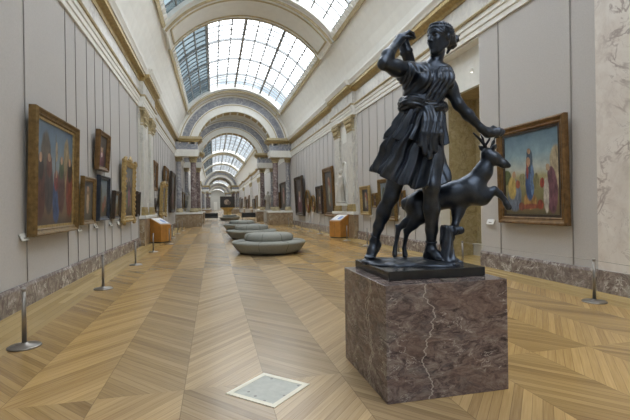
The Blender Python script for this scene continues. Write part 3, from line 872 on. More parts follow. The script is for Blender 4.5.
# wall labels
def wall_label(side, y, z, label, w=.26, h=.12):
    X = XL if side < 0 else XR
    rz = PI / 2 if side < 0 else -PI / 2
    t = thing('wall_label', label, 'label', (X, y, z), rz)
    MB().box(-w * .2, w * .2, -.05, 0, .01, .05).build('bracket', M['steel'], t)
    c = MB().box(-w / 2, w / 2, -.012, 0, 0, h).build('card', M['card'], t)
    c.location = (0, -.05, 0); c.rotation_euler = (math.radians(-22), 0, 0)
    return t
for y_, z_, lb in ((7.55, 1.03, 'white label card below the near corner of the large altarpiece'), (10.35, 1.02, 'white label card between the altarpiece and the pale figure picture'),
                   (11.72, 1.03, 'white label card under the pale figure picture on the left wall'), (13.32, 1.02, 'white label card right of the blue-framed landscape'),
                   (14.35, 1.0, 'white label card below the small black framed picture'), (17.25, 1.0, 'white label card below the ornate gilt frame')):
    wall_label(-1, y_, z_, lb)
for y_, z_, lb in ((8.84, 1.01, 'white label card beside the large painting right of the statue'), (16.66, 1.0, 'white label card near the standing figure picture on the right wall'),
                   (14.0, 1.02, 'white label card behind the trailing leg of the statue')):
    wall_label(1, y_, z_, lb)

# vertical picture rails
def rail(side, y, label, group=None):
    X = XL if side < 0 else XR
    o = MB().box(-.006, .006, -.010, .010, 0, 5.60 - SK).build('picture_rail', M['cable'])
    o.location = (X - side * .010, y, SK)
    return tag(o, label, 'picture rail', group)
for y_ in (7.71, 9.69, 10.35, 11.2, 11.92, 12.74, 13.57, 14.81, 16.51, 18.1):
    rail(-1, y_, 'thin dark vertical picture rail on the left wall before the pilasters', 'picture rails on the near left wall')
for y_ in [22.9 + .95 * i for i in range(12)]:
    rail(-1, y_, 'thin dark vertical picture rail on the left wall past the pilasters', 'picture rails on the far left wall')
rail(1, 6.5, 'thin dark picture rail near the right edge of the large painting beside the marble pilaster')
rail(1, 8.51, 'thin dark picture rail near the left edge of the large painting beside the alcove')
for y_ in (11.9, 12.75, 13.55, 14.38, 15.12, 15.93, 16.82, 17.68):
    rail(1, y_, 'thin dark vertical picture rail on the right wall between alcove and niche pilasters', 'picture rails between alcove and niche')
for y_ in [22.5 + .95 * i for i in range(12)]:
    rail(1, y_, 'thin dark vertical picture rail on the right wall past the niche pilasters', 'picture rails past the niche')

# ------------------------------------------------------------------ barriers
def stanchion(x, y, label):
    t = thing('barrier_post', label, 'barrier post', (x, y, 0), 0)
    MB().lathe([(.165, 0), (.165, .012), (.15, .022), (.04, .032), (.03, .05)], seg=24).build('base', M['steel'], t, True)
    MB().lathe([(.024, .04), (.021, .62)], seg=12).build('post', M['steel'], t, True)
    MB().lathe([(.026, .615), (.026, .640), (.018, .650)], seg=12).build('cap', M['cable'], t, True)
    return t
LY = [5.34, 8.80, 12.26, 15.7, 19.1, 22.6, 26.1, 29.6]
nm = ['nearest', 'second', 'third', 'fourth', 'fifth', 'sixth', 'seventh', 'farthest']
s0 = stanchion(-2.05, LY[0], 'low metal barrier post along the left wall, nearest of its row')
for q, y_ in enumerate(LY[1:]):
    dup(s0, (-2.05 if q != 3 else -1.85, y_, 0), 0, 'low metal barrier post along the left wall, %s of its row' % nm[q + 1])
RY = [5.31, 12.3, 15.1, 17.6, 19.9, 22.4, 24.9, 27.4, 29.9, 32.4]
wl = ['at the right, between the large painting and the marble pilaster', 'right of the alcove past the statue', 'before the gilt pictures on the right', 'just before the right wooden info stand', 'just past the right wooden info stand',
      'below the tall brown-gilt picture on the right', 'below the dark portrait on the right', 'below the oval pictures on the right', 'before the tall black framed picture', 'at the right archway pedestal']
for y_, w_ in zip(RY, wl):
    dup(s0, (5.52, y_, 0), 0, 'low metal barrier post ' + w_)
for i, (x0, ya, x1, yb, lb) in enumerate([(5.52, 2.2, 5.52, 5.31, 'thin barrier cord running towards the viewer from the right near post'), (5.52, 5.31, 5.52, 8.8, 'thin barrier cord below the large painting right of the statue')]):
    o = MB().tube([(x0, ya + (yb - ya) * k / 6, .625 - .02 * math.sin(PI * k / 6)) for k in range(7)], .004, 6).build('barrier_rope', M['cable'])
    tag(o, lb, 'cord')
dup(s0, (5.52, 8.8, 0), 0, 'low metal barrier post behind the statue in front of the wall alcove')
dup(s0, (5.52, 2.2, 0), 0, 'low metal barrier post in front of the white veined marble pilaster')

# ------------------------------------------------------------------ upholstered island benches
def bench(y, label):
    t = thing('island_bench', label, 'bench', (1.74, y, 0), 0, 'grey island benches down the middle')
    E_ = 1.08
    MB().lathe([(.94, 0), (.94, .05)], seg=48, sy=E_).build('plinth', M['dark'], t, True)
    MB().lathe([(.97, .05), (1.03, .10), (1.12, .22), (1.175, .295), (1.20, .33), (1.205, .36), (1.19, .385), (1.15, .405), (.80, .42), (.70, .415)], seg=64, sy=E_).build('seat', M['grey_cloth'], t, True)
    MB().lathe([(.78, .41), (.80, .47), (.79, .56), (.75, .62), (.68, .64), (.60, .645)], seg=64, sy=E_).build('backrest', M['grey_cloth'], t, True)
    for k in range(8):
        a = 2 * PI * (k + .5) / 8
        MB().tube([(r * math.cos(a), r * E_ * math.sin(a), z_) for r, z_ in ((1.034, .10), (1.124, .22), (1.179, .295), (1.209, .36), (1.154, .407), (.82, .422), (.805, .47), (.795, .56), (.753, .622), (.66, .645))], .006, 5).build('piping', M['dark'], t)
    return t
b0 = bench(14.1, 'grey upholstered round island bench on the parquet, nearest of the row')
for y_, w_ in ((20.9, 'second'), (28.4, 'third'), (50.5, 'fourth')):
    dup(b0, (1.76, y_, 0), 0, 'grey upholstered round island bench on the parquet, %s of the row' % w_)
dark_cloth = simple('dark_upholstery', (.035, .037, .04), .7, 0, .1, 30)
def dark_bench(x, y, label):
    t = thing('bench', label, 'bench', (x, y, 0), 0)
    MB().box(-1.0, 1.0, -.42, .42, .28, .46).build('seat', dark_cloth, t, bevel=.05)
    for sx in (-1, 1):
        for sy in (-1, 1):
            MB().box(sx * .85 - .04, sx * .85 + .04, sy * .33 - .04, sy * .33 + .04, 0, .28).build('leg', M['steel'], t)
    MB().box(-1.0, 1.0, -.08, .08, .46, .85).build('backrest', dark_cloth, t, bevel=.04)
    return t
dark_bench(-.55, 52, 'dark upholstered bench standing left of the display stand past the archway')
dark_bench(4.2, 52, 'dark upholstered bench standing right of the display stand past the archway')

# ------------------------------------------------------------------ honey wood info stands
panel = canvas_mat('info_panel', [(0, (.55, .60, .68)), (.4, (.78, .80, .82)), (1, (.80, .80, .80))], [(.7, .45, .22, .3, (.16, .28, .62)), (.25, .6, .15, .2, (.62, .66, .74))], .03, 5)
def kiosk(x, y, rz, label):
    t = thing('info_stand', label, 'info stand', (x, y, 0), rz)
    w, d = .36, .28
    # body with a sloping top, local -y is the reader's side
    MB().add([(-w, -d, .05), (w, -d, .05), (w, d, .05), (-w, d, .05), (-w, -d, .78), (w, -d, .78), (w, d, 1.08), (-w, d, 1.08)],
             [(3, 2, 1, 0), (4, 5, 6, 7), (0, 1, 5, 4), (1, 2, 6, 5), (2, 3, 7, 6), (3, 0, 4, 7)]).build('body', M['orange_wood'], t, bevel=.008)
    MB().box(-w + .03, w - .03, -d + .03, d - .03, 0, .05).build('plinth', M['dark'], t)
    MB().box(-.004, .004, -d - .004, -d + .01, .08, .74).build('door_gap', M['dark'], t)
    me = bpy.data.meshes.new('panel')
    a = .04
    me.from_pydata([(-w + a, -d + a, .83), (w - a, -d + a, .83), (w - a, d - a, 1.073), (-w + a, d - a, 1.073)], [], [(0, 1, 2, 3)])
    uv = me.uv_layers.new(name='UVMap')
    for l, c in zip(me.loops, ((0, 0), (1, 0), (1, 1), (0, 1))): uv.data[l.index].uv = c
    me.materials.append(panel)
    o = bpy.data.objects.new('panel', me); COL.objects.link(o); o.parent = t
    return t
kiosk(-2.30, 20.0, math.radians(60), 'honey wood info stand with sloping panel by the left pilasters')
kiosk(5.68, 19.3, math.radians(-62), 'honey wood info stand with sloping panel by the right niche')

# ------------------------------------------------------------------ double-sided picture on a tall stand past the archway
t = thing('picture_stand', 'dark picture mounted on a tall honey wood stand, middle of the far gallery', 'display stand', (1.75, 58.0, 0))
MB().lathe([(.62, 0), (.60, .25), (.50, .30), (.50, 1.15), (.85, 1.40), (.95, 1.48)], seg=4).build('stand', simple('pale_wood', (.50, .36, .13), .4, 0, .12), t)
MB().box(-.95, .95, -.08, .08, 1.48, 2.95).build('frame', frame_dark, t, bevel=.02)
me = bpy.data.meshes.new('canvas'); me.from_pydata([(-.85, -.085, 1.58), (.85, -.085, 1.58), (.85, -.085, 2.85), (-.85, -.085, 2.85)], [], [(0, 1, 2, 3)])
uv = me.uv_layers.new(name='UVMap')
for l, c in zip(me.loops, ((0, 0), (1, 0), (1, 1), (0, 1))): uv.data[l.index].uv = c
me.materials.append(canvas_mat('stand_canvas', [(0, (.03, .028, .027)), (1, (.05, .045, .045))], [(.45, .5, .2, .28, (.40, .33, .28)), (.62, .4, .14, .2, (.16, .13, .12))], .12, 9))
o = bpy.data.objects.new('canvas', me); COL.objects.link(o); o.parent = t

# ------------------------------------------------------------------ hatch in the floor
hatch = thing('floor_hatch', 'square pale framed glass hatch set in the parquet in front of the plinth', 'floor hatch', (.415, 3.535, 0), math.radians(45))
hs = .245
MB().box(-hs, hs, -hs, -hs + .045, 0, .006).box(-hs, hs, hs - .045, hs, 0, .006).box(-hs, -hs + .045, -hs + .045, hs - .045, 0, .006).box(hs - .045, hs, -hs + .045, hs - .045, 0, .006).build(
    'frame', simple('brass_white_edge', (.74, .70, .58), .35, .1, .05), hatch)
hm = NT('hatch_plate')
hf = hm.noise(hm.co(), 14, 4)
hd = hm.voro(hm.co(), 11)
hm.inp(color=hm.mix(hm.math('LESS_THAN', hd, .16), hm.ramp(hf, [(.3, (.34, .35, .31)), (.7, (.46, .47, .42))]), (.13, .11, .10)), rough=.3)
MB().box(-hs + .045, hs - .045, -hs + .045, hs - .045, 0, .004).build('plate', hm.m, hatch)

# ------------------------------------------------------------------ plinth
PX0, PX1, PY0, PY1, PZ = 1.245, 2.29, 3.02, 4.07, .89
pl = MB().box(PX0 - 1.77, PX1 - 1.77, PY0 - 3.545, PY1 - 3.545, 0, PZ).build('plinth', M['red_marble'], bevel=.004)
pl.location = (1.77, 3.545, 0)
tag(pl, 'cube plinth of red-brown marble with white veins carrying the bronze statue', 'plinth')
pq = MB().box(-.065, .065, -.03, .03, 0, .008).build('title_plate', simple('title_plate', (.30, .27, .24), .35, .5, .05))
pq.location = (1.83, 3.115, PZ); pq.rotation_euler = (0, 0, 0)
tag(pq, 'small flat metal title plate on the front edge of the marble plinth', 'plate')

# ------------------------------------------------------------------ sculpting: signed distance volumes turned into one smooth skin
class Sculpt:
    def __init__(s, lo, hi, h):
        s.lo = np.array(lo, float); s.h = h
        s.n = np.ceil((np.array(hi) - s.lo) / h).astype(int) + 1
        s.F = np.full(s.n, 1.0, np.float32)
        s.ax = [s.lo[i] + h * np.arange(s.n[i]) for i in range(3)]
    def _sub(s, lo, hi):
        a = np.clip(np.floor((np.array(lo) - s.lo) / s.h).astype(int), 0, s.n)
        b = np.clip(np.ceil((np.array(hi) - s.lo) / s.h).astype(int) + 1, 0, s.n)
        sl = tuple(slice(a[i], b[i]) for i in range(3))
        X, Y, Z = np.meshgrid(*[s.ax[i][sl[i]] for i in range(3)], indexing='ij')
        return sl, X, Y, Z
    def _join(s, sl, d, k, sub=False):
        f = s.F[sl]
        if sub:
            d = -d
            hh = np.clip(.5 - .5 * (d - f) / k, 0, 1) if k > 0 else (d < f) * 1.0
            s.F[sl] = d * (1 - hh) + f * hh + k * hh * (1 - hh) if k > 0 else np.maximum(f, d)
        elif k > 0:
            hh = np.clip(.5 + .5 * (d - f) / k, 0, 1)
            s.F[sl] = d * (1 - hh) + f * hh - k * hh * (1 - hh)
        else:
            s.F[sl] = np.minimum(f, d)
    def cap(s, a, b, ra, rb, k=.03, sub=False):
        a = np.array(a, float); b = np.array(b, float)
        m = max(ra, rb) + k + 4 * s.h
        sl, X, Y, Z = s._sub(np.minimum(a, b) - m, np.maximum(a, b) + m)
        if X.size == 0: return s
        ab = b - a; L = max(ab.dot(ab), 1e-9)
        t = np.clip(((X - a[0]) * ab[0] + (Y - a[1]) * ab[1] + (Z - a[2]) * ab[2]) / L, 0, 1)
        d = np.sqrt((X - a[0] - t * ab[0]) ** 2 + (Y - a[1] - t * ab[1]) ** 2 + (Z - a[2] - t * ab[2]) ** 2) - (ra + (rb - ra) * t)
        s._join(sl, d, k, sub)
        return s
    def chain(s, pts, rad, k=.03):
        for i in range(len(pts) - 1): s.cap(pts[i], pts[i + 1], rad[i], rad[i + 1], k)
        return s
    def ell(s, c, r, k=.03, rot=None, sub=False):
        c = np.array(c, float); r = np.array(r, float)
        m = r.max() + k + 4 * s.h
        sl, X, Y, Z = s._sub(c - m, c + m)
        if X.size == 0: return s
        q = [X - c[0], Y - c[1], Z - c[2]]
        if rot is not None:
            q = [rot[i][0] * q[0] + rot[i][1] * q[1] + rot[i][2] * q[2] for i in range(3)]
        k0 = np.sqrt(sum((q[i] / r[i]) ** 2 for i in range(3)))
        k1 = np.sqrt(sum((q[i] / r[i] ** 2) ** 2 for i in range(3))) + 1e-9
        s._join(sl, k0 * (k0 - 1) / k1, k, sub)
        return s
    def displace(s, fn):
        X, Y, Z = np.meshgrid(*s.ax, indexing='ij', sparse=True)
        s.F += fn(X, Y, Z).astype(np.float32)
        return s
    def mesh(s, org):
        F = s.F; n = s.n
        for i in range(3):                       # closed at the borders
            sl = [slice(None)] * 3
            for e in (0, -1): sl[i] = e; F[tuple(sl)] = np.maximum(F[tuple(sl)], .5 * s.h)
        S = F < 0
        c8 = [(i, j, k) for i in (0, 1) for j in (0, 1) for k in (0, 1)]
        view = lambda A, o: A[o[0]:n[0] - 1 + o[0], o[1]:n[1] - 1 + o[1], o[2]:n[2] - 1 + o[2]]
        cnt = sum(view(S, o).astype(np.int8) for o in c8)
        act = (cnt > 0) & (cnt < 8)
        I = np.argwhere(act)
        idx = np.full(act.shape, -1, np.int64); idx[act] = np.arange(len(I))
        vals = {o: view(F, o)[act] for o in c8}
        acc = np.zeros((len(I), 3)); num = np.zeros(len(I))
        for o in c8:
            for ax_ in range(3):
                if o[ax_]: continue
                p = list(o); p[ax_] = 1; p = tuple(p)
                a, b = vals[o], vals[p]
                cr = (a < 0) != (b < 0)
                t = np.where(cr, a / np.where(cr, a - b, 1), 0)
                pt = np.tile(np.array(o, float), (len(I), 1)); pt[:, ax_] += t
                acc += pt * cr[:, None]; num += cr
        V = s.lo + (I + acc / num[:, None]) * s.h - np.array(org)
        quads = []
        for ax_ in range(3):
            u, w = [(1, 2), (2, 0), (0, 1)][ax_]
            a = [slice(1, -1)] * 3; a[ax_] = slice(0, -1)
            b = list(a); b[ax_] = slice(1, None)
            A, B = S[tuple(a)], S[tuple(b)]
            E_ = np.argwhere(A != B)
            flip = A[A != B]
            off = np.ones(3, int); off[ax_] = 0
            E_ = E_ + off
            def at(du, dw):
                q = E_.copy(); q[:, u] -= du; q[:, w] -= dw
                return idx[q[:, 0], q[:, 1], q[:, 2]]
            Q = np.stack([at(1, 1), at(0, 1), at(0, 0), at(1, 0)], 1)
            Q[~flip] = Q[~flip][:, ::-1]
            quads.append(Q[(Q >= 0).all(1)])
        return V, np.concatenate(quads)
    def build(s, name, mat, parent, org):
        V, Q = s.mesh(org)
        me = bpy.data.meshes.new(name)
        me.vertices.add(len(V)); me.vertices.foreach_set('co', V.astype(np.float32).ravel())
        me.loops.add(len(Q) * 4); me.loops.foreach_set('vertex_index', Q.astype(np.int32).ravel())
        me.polygons.add(len(Q)); me.polygons.foreach_set('loop_start', np.arange(0, len(Q) * 4, 4, dtype=np.int32))
        me.polygons.foreach_set('use_smooth', np.ones(len(Q), bool))
        me.update(calc_edges=True); me.validate()
        me.materials.append(mat)
        o = bpy.data.objects.new(name, me); COL.objects.link(o)
        if parent is not None: o.parent = parent
        return o

SO = (1.77, 3.6, .89)                                    # statue origin, on top of the plinth
statue = thing('bronze_statue', 'dark bronze statue of a striding woman with a leaping deer on the marble plinth', 'statue', SO)
BZ = M['bronze']
def L(x, y, z): return (x - SO[0], y - SO[1], z - SO[2])

# slab and rocky ground
sx0, sx1, sy0, sy1 = 1.352, 2.225, 3.21, 4.05
mb = MB(); a = L(sx0, sy0, .89); b = L(sx1, sy1, .965)
mb.box(a[0], b[0], a[1], b[1], 0, b[2]).build('base_slab', M['black_slab'], statue, bevel=.006)
g = Sculpt((1.25, 3.1, .90), (2.3, 4.1, 1.10), .012)
g.ell((1.68, 3.68, .968), (.33, .27, .035), .01).ell((1.92, 3.52, .968), (.26, .24, .036), .03).ell((1.95, 3.38, .968), (.16, .10, .034), .03).ell((1.46, 3.82, .968), (.13, .13, .034), .03)
g.displace(lambda X, Y, Z: .006 * np.sin(X * 31 + 2 * np.sin(Y * 17)) * np.cos(Y * 27 + X * 9))
g.build('rock_base', BZ, statue, SO)

# --- the woman's body: one continuous skin
f_ = np.array((-.94, -.33, -.04)); f_ /= np.linalg.norm(f_)
s_ = np.cross(f_, (0, 0, 1)); s_ /= np.linalg.norm(s_)             # towards her right when she looks along f_
u_ = np.cross(s_, f_)
HC = np.array((1.998, 3.505, 2.988))
HK = .89
def hd(f, s, u): return tuple(HC + (f_ * f + s_ * s + u_ * u) * HK)
HR = [tuple(f_), tuple(s_), tuple(u_)]
B = Sculpt((1.24, 3.10, .96), (2.66, 4.02, 3.22), .0075)
B.ell((1.80, 3.59, 2.20), (.19, .145, .17), .05)
B.cap((1.82, 3.58, 2.28), (1.865, 3.56, 2.46), .148, .145, .06)
B.ell((1.88, 3.555, 2.57), (.20, .13, .19), .06)
B.cap((1.71, 3.555, 2.685), (2.035, 3.51, 2.675), .075, .075, .06)
B.cap((1.945, 3.545, 2.70), (2.005, 3.535, 2.88), .068, .058, .035)
B.cap((1.95, 3.555, 2.74), (1.76, 3.56, 2.70), .055, .06, .05)
B.cap((1.95, 3.545, 2.74), (2.02, 3.52, 2.70), .055, .06, .05)
# head
B.ell(hd(-.015, 0, .035), (.130, .094, .118), .02, HR)
B.ell(hd(.050, 0, -.060), (.074, .064, .098), .02, HR)
B.cap(hd(.088, 0, -.150), hd(.102, 0, -.152), .027, .025, .025)                       # chin
B.cap(hd(-.03, .062, -.06), hd(.07, .028, -.145), .022, .020, .025); B.cap(hd(-.03, -.062, -.06), hd(.07, -.028, -.145), .022, .020, .025)   # jaw
for sd in (-1, 1):
    B.ell(hd(.125, sd * .042, .010), (.032, .026, .018), .012, HR, sub=True)     # eye hollows
    B.ell(hd(.098, sd * .042, .008), (.018, .020, .012), .006, HR)              # eyeballs
    B.cap(hd(.117, sd * .016, .038), hd(.092, sd * .066, .034), .010, .008, .012)   # brows
    B.ell(hd(.085, sd * .048, -.035), (.024, .022, .022), .025, HR)                # cheeks
    B.ell(hd(-.015, sd * .105, -.01), (.022, .014, .036), .01, HR)              # ears
B.cap(hd(.122, 0, .035), hd(.158, 0, -.042), .010, .014, .010)                    # nose
B.ell(hd(.136, .016, -.046), (.012, .010, .009), .008, HR); B.ell(hd(.136, -.016, -.046), (.012, .010, .009), .008, HR)
B.ell(hd(.116, 0, -.084), (.018, .026, .008), .005, HR); B.ell(hd(.113, 0, -.104), (.018, .024, .009), .005, HR)
# right arm, raised and bent back to the quiver
B.chain([(1.70, 3.55, 2.695), (1.565, 3.48, 2.69), (1.425, 3.42, 2.698)], [.078, .066, .050], .05)
B.chain([(1.420, 3.42, 2.70), (1.475, 3.45, 2.785), (1.585, 3.515, 2.915)], [.048, .053, .034], .025)
B.chain([(1.585, 3.515, 2.915), (1.635, 3.53, 2.972)], [.036, .046], .03)
hp = np.array((1.640, 3.535, 2.978))
for i, (dy, ln) in enumerate(((-.033, .10), (-.010, .115), (.014, .11), (.036, .088))):
    p0 = hp + (.012, dy, .012); p1 = p0 + np.array((.55 * ln, .1 * ln, .42 * ln)); p2 = p1 + np.array((.42 * ln, .05 * ln, -.12 * ln)); p3 = p2 + np.array((.12 * ln, 0, -.26 * ln))
    B.chain([p0, p1, p2, p3], [.016, .0145, .013, .011], .008)
B.chain([hp + (-.005, -.035, -.005), hp + (.045, -.062, -.012), hp + (.085, -.045, -.004)], [.018, .015, .012], .008)
# left arm, lowered to the antlers
B.chain([(2.035, 3.51, 2.675), (2.09, 3.49, 2.54), (2.150, 3.46, 2.392)], [.072, .058, .048], .05)
B.chain([(2.150, 3.46, 2.392), (2.235, 3.445, 2.30), (2.355, 3.42, 2.172)], [.047, .048, .031], .03)
B.chain([(2.355, 3.42, 2.172), (2.42, 3.42, 2.138), (2.455, 3.418, 2.132)], [.033, .042, .036], .03)
hp = np.array((2.458, 3.418, 2.134))
for i, (dz, dy, ln) in enumerate(((.026, -.028, .105), (.012, -.034, .115), (-.006, -.034, .108), (-.022, -.028, .088))):
    p0 = hp + (0, dy * .7, dz); p1 = p0 + np.array((.48 * ln, -.12 * ln, .08 * ln)); p2 = p1 + np.array((.42 * ln, .14 * ln, -.05 * ln)); p3 = p2 + np.array((.10 * ln, .28 * ln, -.10 * ln))
    B.chain([p0, p1, p2, p3], [.017, .015, .0135, .011], .008)
B.chain([hp + (-.03, .0, .03), hp + (.02, .012, .058), hp + (.065, .02, .050)], [.018, .0155, .012], .008)
# legs
B.chain([(1.735, 3.61, 2.14), (1.66, 3.645, 1.85), (1.582, 3.68, 1.575)], [.125, .098, .070], .06)
B.ell((1.575, 3.655, 1.565), (.056, .056, .06), .03)
B.chain([(1.580, 3.68, 1.57), (1.533, 3.745, 1.43), (1.505, 3.80, 1.30), (1.482, 3.85, 1.165)], [.066, .062, .048, .036], .03)
B.ell((1.545, 3.765, 1.44), (.055, .06, .10), .04)
B.chain([(1.482, 3.85, 1.165), (1.520, 3.882, 1.118)], [.038, .036], .03)
B.chain([(1.485, 3.858, 1.145), (1.452, 3.835, 1.075), (1.432, 3.818, 1.035)], [.042, .044, .036], .03)
B.cap((1.518, 3.88, 1.115), (1.437, 3.825, 1.035), .034, .032, .03)
for i in range(5):
    o = (i - 2) * .019
    p0 = np.array((1.430, 3.815, 1.030)) + np.array((.8 * o, -.6 * o, 0)); p1 = p0 + np.array((-.024, -.03, -.012)) * (1.1 - .1 * abs(i - 1)); p2 = p1 + np.array((-.010, -.014, -.006))
    B.chain([p0, p1, p2], [.015, .0125, .011], .008)
B.chain([(1.93, 3.565, 2.14), (1.90, 3.50, 1.90), (1.862, 3.445, 1.665)], [.125, .100, .076], .06)
B.ell((1.858, 3.415, 1.66), (.055, .05, .065), .03)
B.chain([(1.862, 3.45, 1.66), (1.888, 3.488, 1.46), (1.905, 3.53, 1.27), (1.912, 3.56, 1.10)], [.070, .070, .052, .040], .03)
B.ell((1.895, 3.515, 1.48), (.058, .058, .11), .04)
B.cap((1.912, 3.56, 1.10), (1.896, 3.60, 1.035), .042, .040, .03)
B.chain([(1.912, 3.55, 1.075), (1.928, 3.49, 1.04), (1.940, 3.445, 1.022)], [.046, .044, .034], .03)
B.cap((1.900, 3.59, 1.025), (1.938, 3.45, 1.015), .034, .032, .02)
for i in range(5):
    o = (i - 2) * .019
    p0 = np.array((1.941, 3.44, 1.018)) + np.array((.93 * o, .25 * o, 0)); p1 = p0 + np.array((.014, -.042, -.003)) * (1.1 - .1 * abs(i - 1)); p2 = p1 + np.array((.003, -.016, -.004))
    B.chain([p0, p1, p2], [.0155, .0135, .012], .008)
body = B.build('woman', BZ, statue, SO)

# sandals
sd = Sculpt((1.34, 3.28, .96), (2.06, 3.98, 1.34), .007)
for pts in (((1.523, 3.885, 1.085), (1.437, 3.825, .998), (1.400, 3.785, .992)), ((1.897, 3.605, .995), (1.938, 3.45, .992), (1.958, 3.375, .992))):
    for o in (-.022, 0, .022):
        q = [(p[0] + o * .8, p[1] + o * .4 - .0, p[2]) for p in pts]
        sd.chain(q, [.016, .018, .014], .02)
def ring(S, c, ax, r, rr, n=14, k=.004):
    ax = np.array(ax, float); ax /= np.linalg.norm(ax)
    a = np.cross(ax, (0, 1, .2)); a /= np.linalg.norm(a); b = np.cross(ax, a)
    P = [np.array(c) + r * (a * math.cos(2 * PI * i / n) + b * math.sin(2 * PI * i / n)) for i in range(n + 1)]
    S.chain(P, [rr] * (n + 1), k)
ring(sd, (1.482, 3.85, 1.165), (.3, -.5, 1), .038, .010); ring(sd, (1.488, 3.838, 1.205), (.3, -.5, 1), .040, .009); ring(sd, (1.462, 3.842, 1.09), (.5, .5, 1), .044, .009); ring(sd, (1.442, 3.826, 1.055), (.5, .5, 1), .040, .008)
ring(sd, (1.911, 3.555, 1.115), (0, -.2, 1), .042, .010); ring(sd, (1.909, 3.548, 1.16), (0, -.2, 1), .045, .009); ring(sd, (1.928, 3.49, 1.04), (.2, -1, .3), .046, .009); ring(sd, (1.938, 3.45, 1.025), (.2, -1, .3), .040, .008)
sd.build('sandals', BZ, statue, SO)

# --- hair: waved cap with a diadem and a tied knot behind
Hh = Sculpt((1.82, 3.28, 2.82), (2.26, 3.74, 3.22), .006)
Hh.ell(hd(-.028, 0, .045), (.138, .104, .112), .01, HR)
Hh.ell(hd(.155, 0, -.055), (.13, .086, .120), .012, HR, sub=True)
Hh.ell(hd(.03, 0, -.16), (.15, .14, .13), .02, HR, sub=True)
Hh.cap(hd(-.11, 0, .0), hd(-.155, 0, .005), .050, .052, .03)
def hairwave(X, Y, Z):
    qx, qy, qz = X - HC[0], Y - HC[1], Z - HC[2]
    f = qx * f_[0] + qy * f_[1] + qz * f_[2]; s = qx * s_[0] + qy * s_[1]; u = qx * u_[0] + qy * u_[1] + qz * u_[2]
    a = np.arctan2(u - .0, f + .03)
    return .0045 * np.sin(a * 26 + 5 * np.sin(s * 38)) + .002 * np.sin(s * 120 + a * 9)
Hh.displace(hairwave)
for q in range(9):                                                                  # rolled front hair
    t = PI * (q / 8)
    Hh.ell(hd(.088 - .06 * abs(math.cos(t)), .088 * math.cos(t), .045 + .052 * math.sin(t)), (.024, .022, .020), .01, HR)
for rr, uu, w in ((1.02, .055, .010), (.98, .092, .009)):                          # two fillets round the head
    P = [hd(-.028 + .138 * rr * math.cos(2 * PI * q / 28) * (1 if uu < .08 else .92), .104 * rr * math.sin(2 * PI * q / 28) * (1 if uu < .08 else .92), uu + .018 * math.cos(2 * PI * q / 28) + .02) for q in range(29)]
    Hh.chain(P, [w] * 29, .004)
rr_ = random.Random(3)
for q in range(12):                                                                 # curls of the knot
    a = 2 * PI * q / 12
    c = hd(-.185 + rr_.uniform(-.025, .02), .048 * math.cos(a), .005 + .056 * math.sin(a))
    Hh.ell(c, (.025, .021, .023), .006, HR)
Hh.cap(hd(-.20, .02, -.03), hd(-.165, .045, -.105), .022, .012, .01); Hh.cap(hd(-.21, -.03, .02), hd(-.245, -.05, .055), .018, .008, .01)
Hh.build('hair', BZ, statue, SO)

# --- tunic bodice with gathered folds
T = Sculpt((1.55, 3.28, 2.30), (2.20, 3.80, 2.82), .0065)
T.cap((1.82, 3.575, 2.30), (1.865, 3.555, 2.46), .166, .164, .05)
T.ell((1.882, 3.55, 2.57), (.212, .145, .19), .06)
T.ell((1.805, 3.425, 2.575), (.088, .082, .088), .04); T.ell((1.985, 3.405, 2.58), (.088, .082, .088), .04)
T.cap((1.72, 3.555, 2.68), (2.02, 3.51, 2.675), .084, .084, .05)
T.cap((1.71, 3.55, 2.68), (1.68, 3.535, 2.672), .094, .092, .04); T.cap((2.02, 3.51, 2.67), (2.045, 3.495, 2.62), .085, .080, .04)
def bodfold(X, Y, Z):
    xx = (X - 1.885) - .10 * (Z - 2.4)
    w = np.sin(xx * 150 + 9 * np.sin(Z * 9) + 3 * np.sin(xx * 22))
    w2 = np.sin(xx * 66 + Z * 30)
    amp = .0055 * np.clip((2.76 - Z) * 9, .3, 1)
    return amp * w + .004 * w2
T.displace(bodfold)
T.ell((1.945, 3.425, 2.77), (.070, .13, .135), .012, sub=True)
T.cap((1.97, 3.50, 2.78), (1.96, 3.46, 2.86), .085, .09, .01, sub=True)
for q, (d0, d1) in enumerate(((-.045, -.06), (-.015, -.015), (.015, .03), (.045, .07))):     # mantle end over the left shoulder
    P = [(2.02 + d0 * .5, 3.59, 2.69), (2.025 + d0 * .8, 3.50, 2.745 - abs(d0) * .2), (2.005 + d0, 3.425, 2.69), (1.955 + d1, 3.345, 2.58), (1.88 + d1, 3.375, 2.46), (1.83 + d1, 3.39, 2.38)]
    T.chain(P, [.016, .018, .018, .017, .016, .014], .010)
T.build('bodice', BZ, statue, SO)

# --- mantle rolled round the waist
W = Sculpt((1.50, 3.28, 2.20), (2.20, 3.85, 2.56), .0065)
for q, (dz, dr, rr) in enumerate(((.050, -.006, .026), (.020, .012, .030), (-.014, .015, .031), (-.046, .004, .028))):
    P = []
    for i in range(33):
        a = 2 * PI * i / 32
        w = .014 * math.sin(3 * a + q * 1.7)
        cx = 1.848 + (.180 + dr + w) * math.cos(a); cy = 3.565 + (.152 + dr + w * .6) * math.sin(a)
        P.append((cx, cy, 2.385 + dz * (1 + .25 * math.sin(a + 1)) - .018 * math.cos(a) + .012 * math.sin(2 * a + q)))
    W.chain(P, [rr * (1 + .12 * math.sin(5 * 2 * PI * i / 32 + q)) for i in range(33)], .008)
W.displace(lambda X, Y, Z: .003 * np.sin(Z * 210 + 5 * np.sin(np.arctan2(Y - 3.565, X - 1.848) * 3)))
W.build('rolled_mantle', BZ, statue, SO)

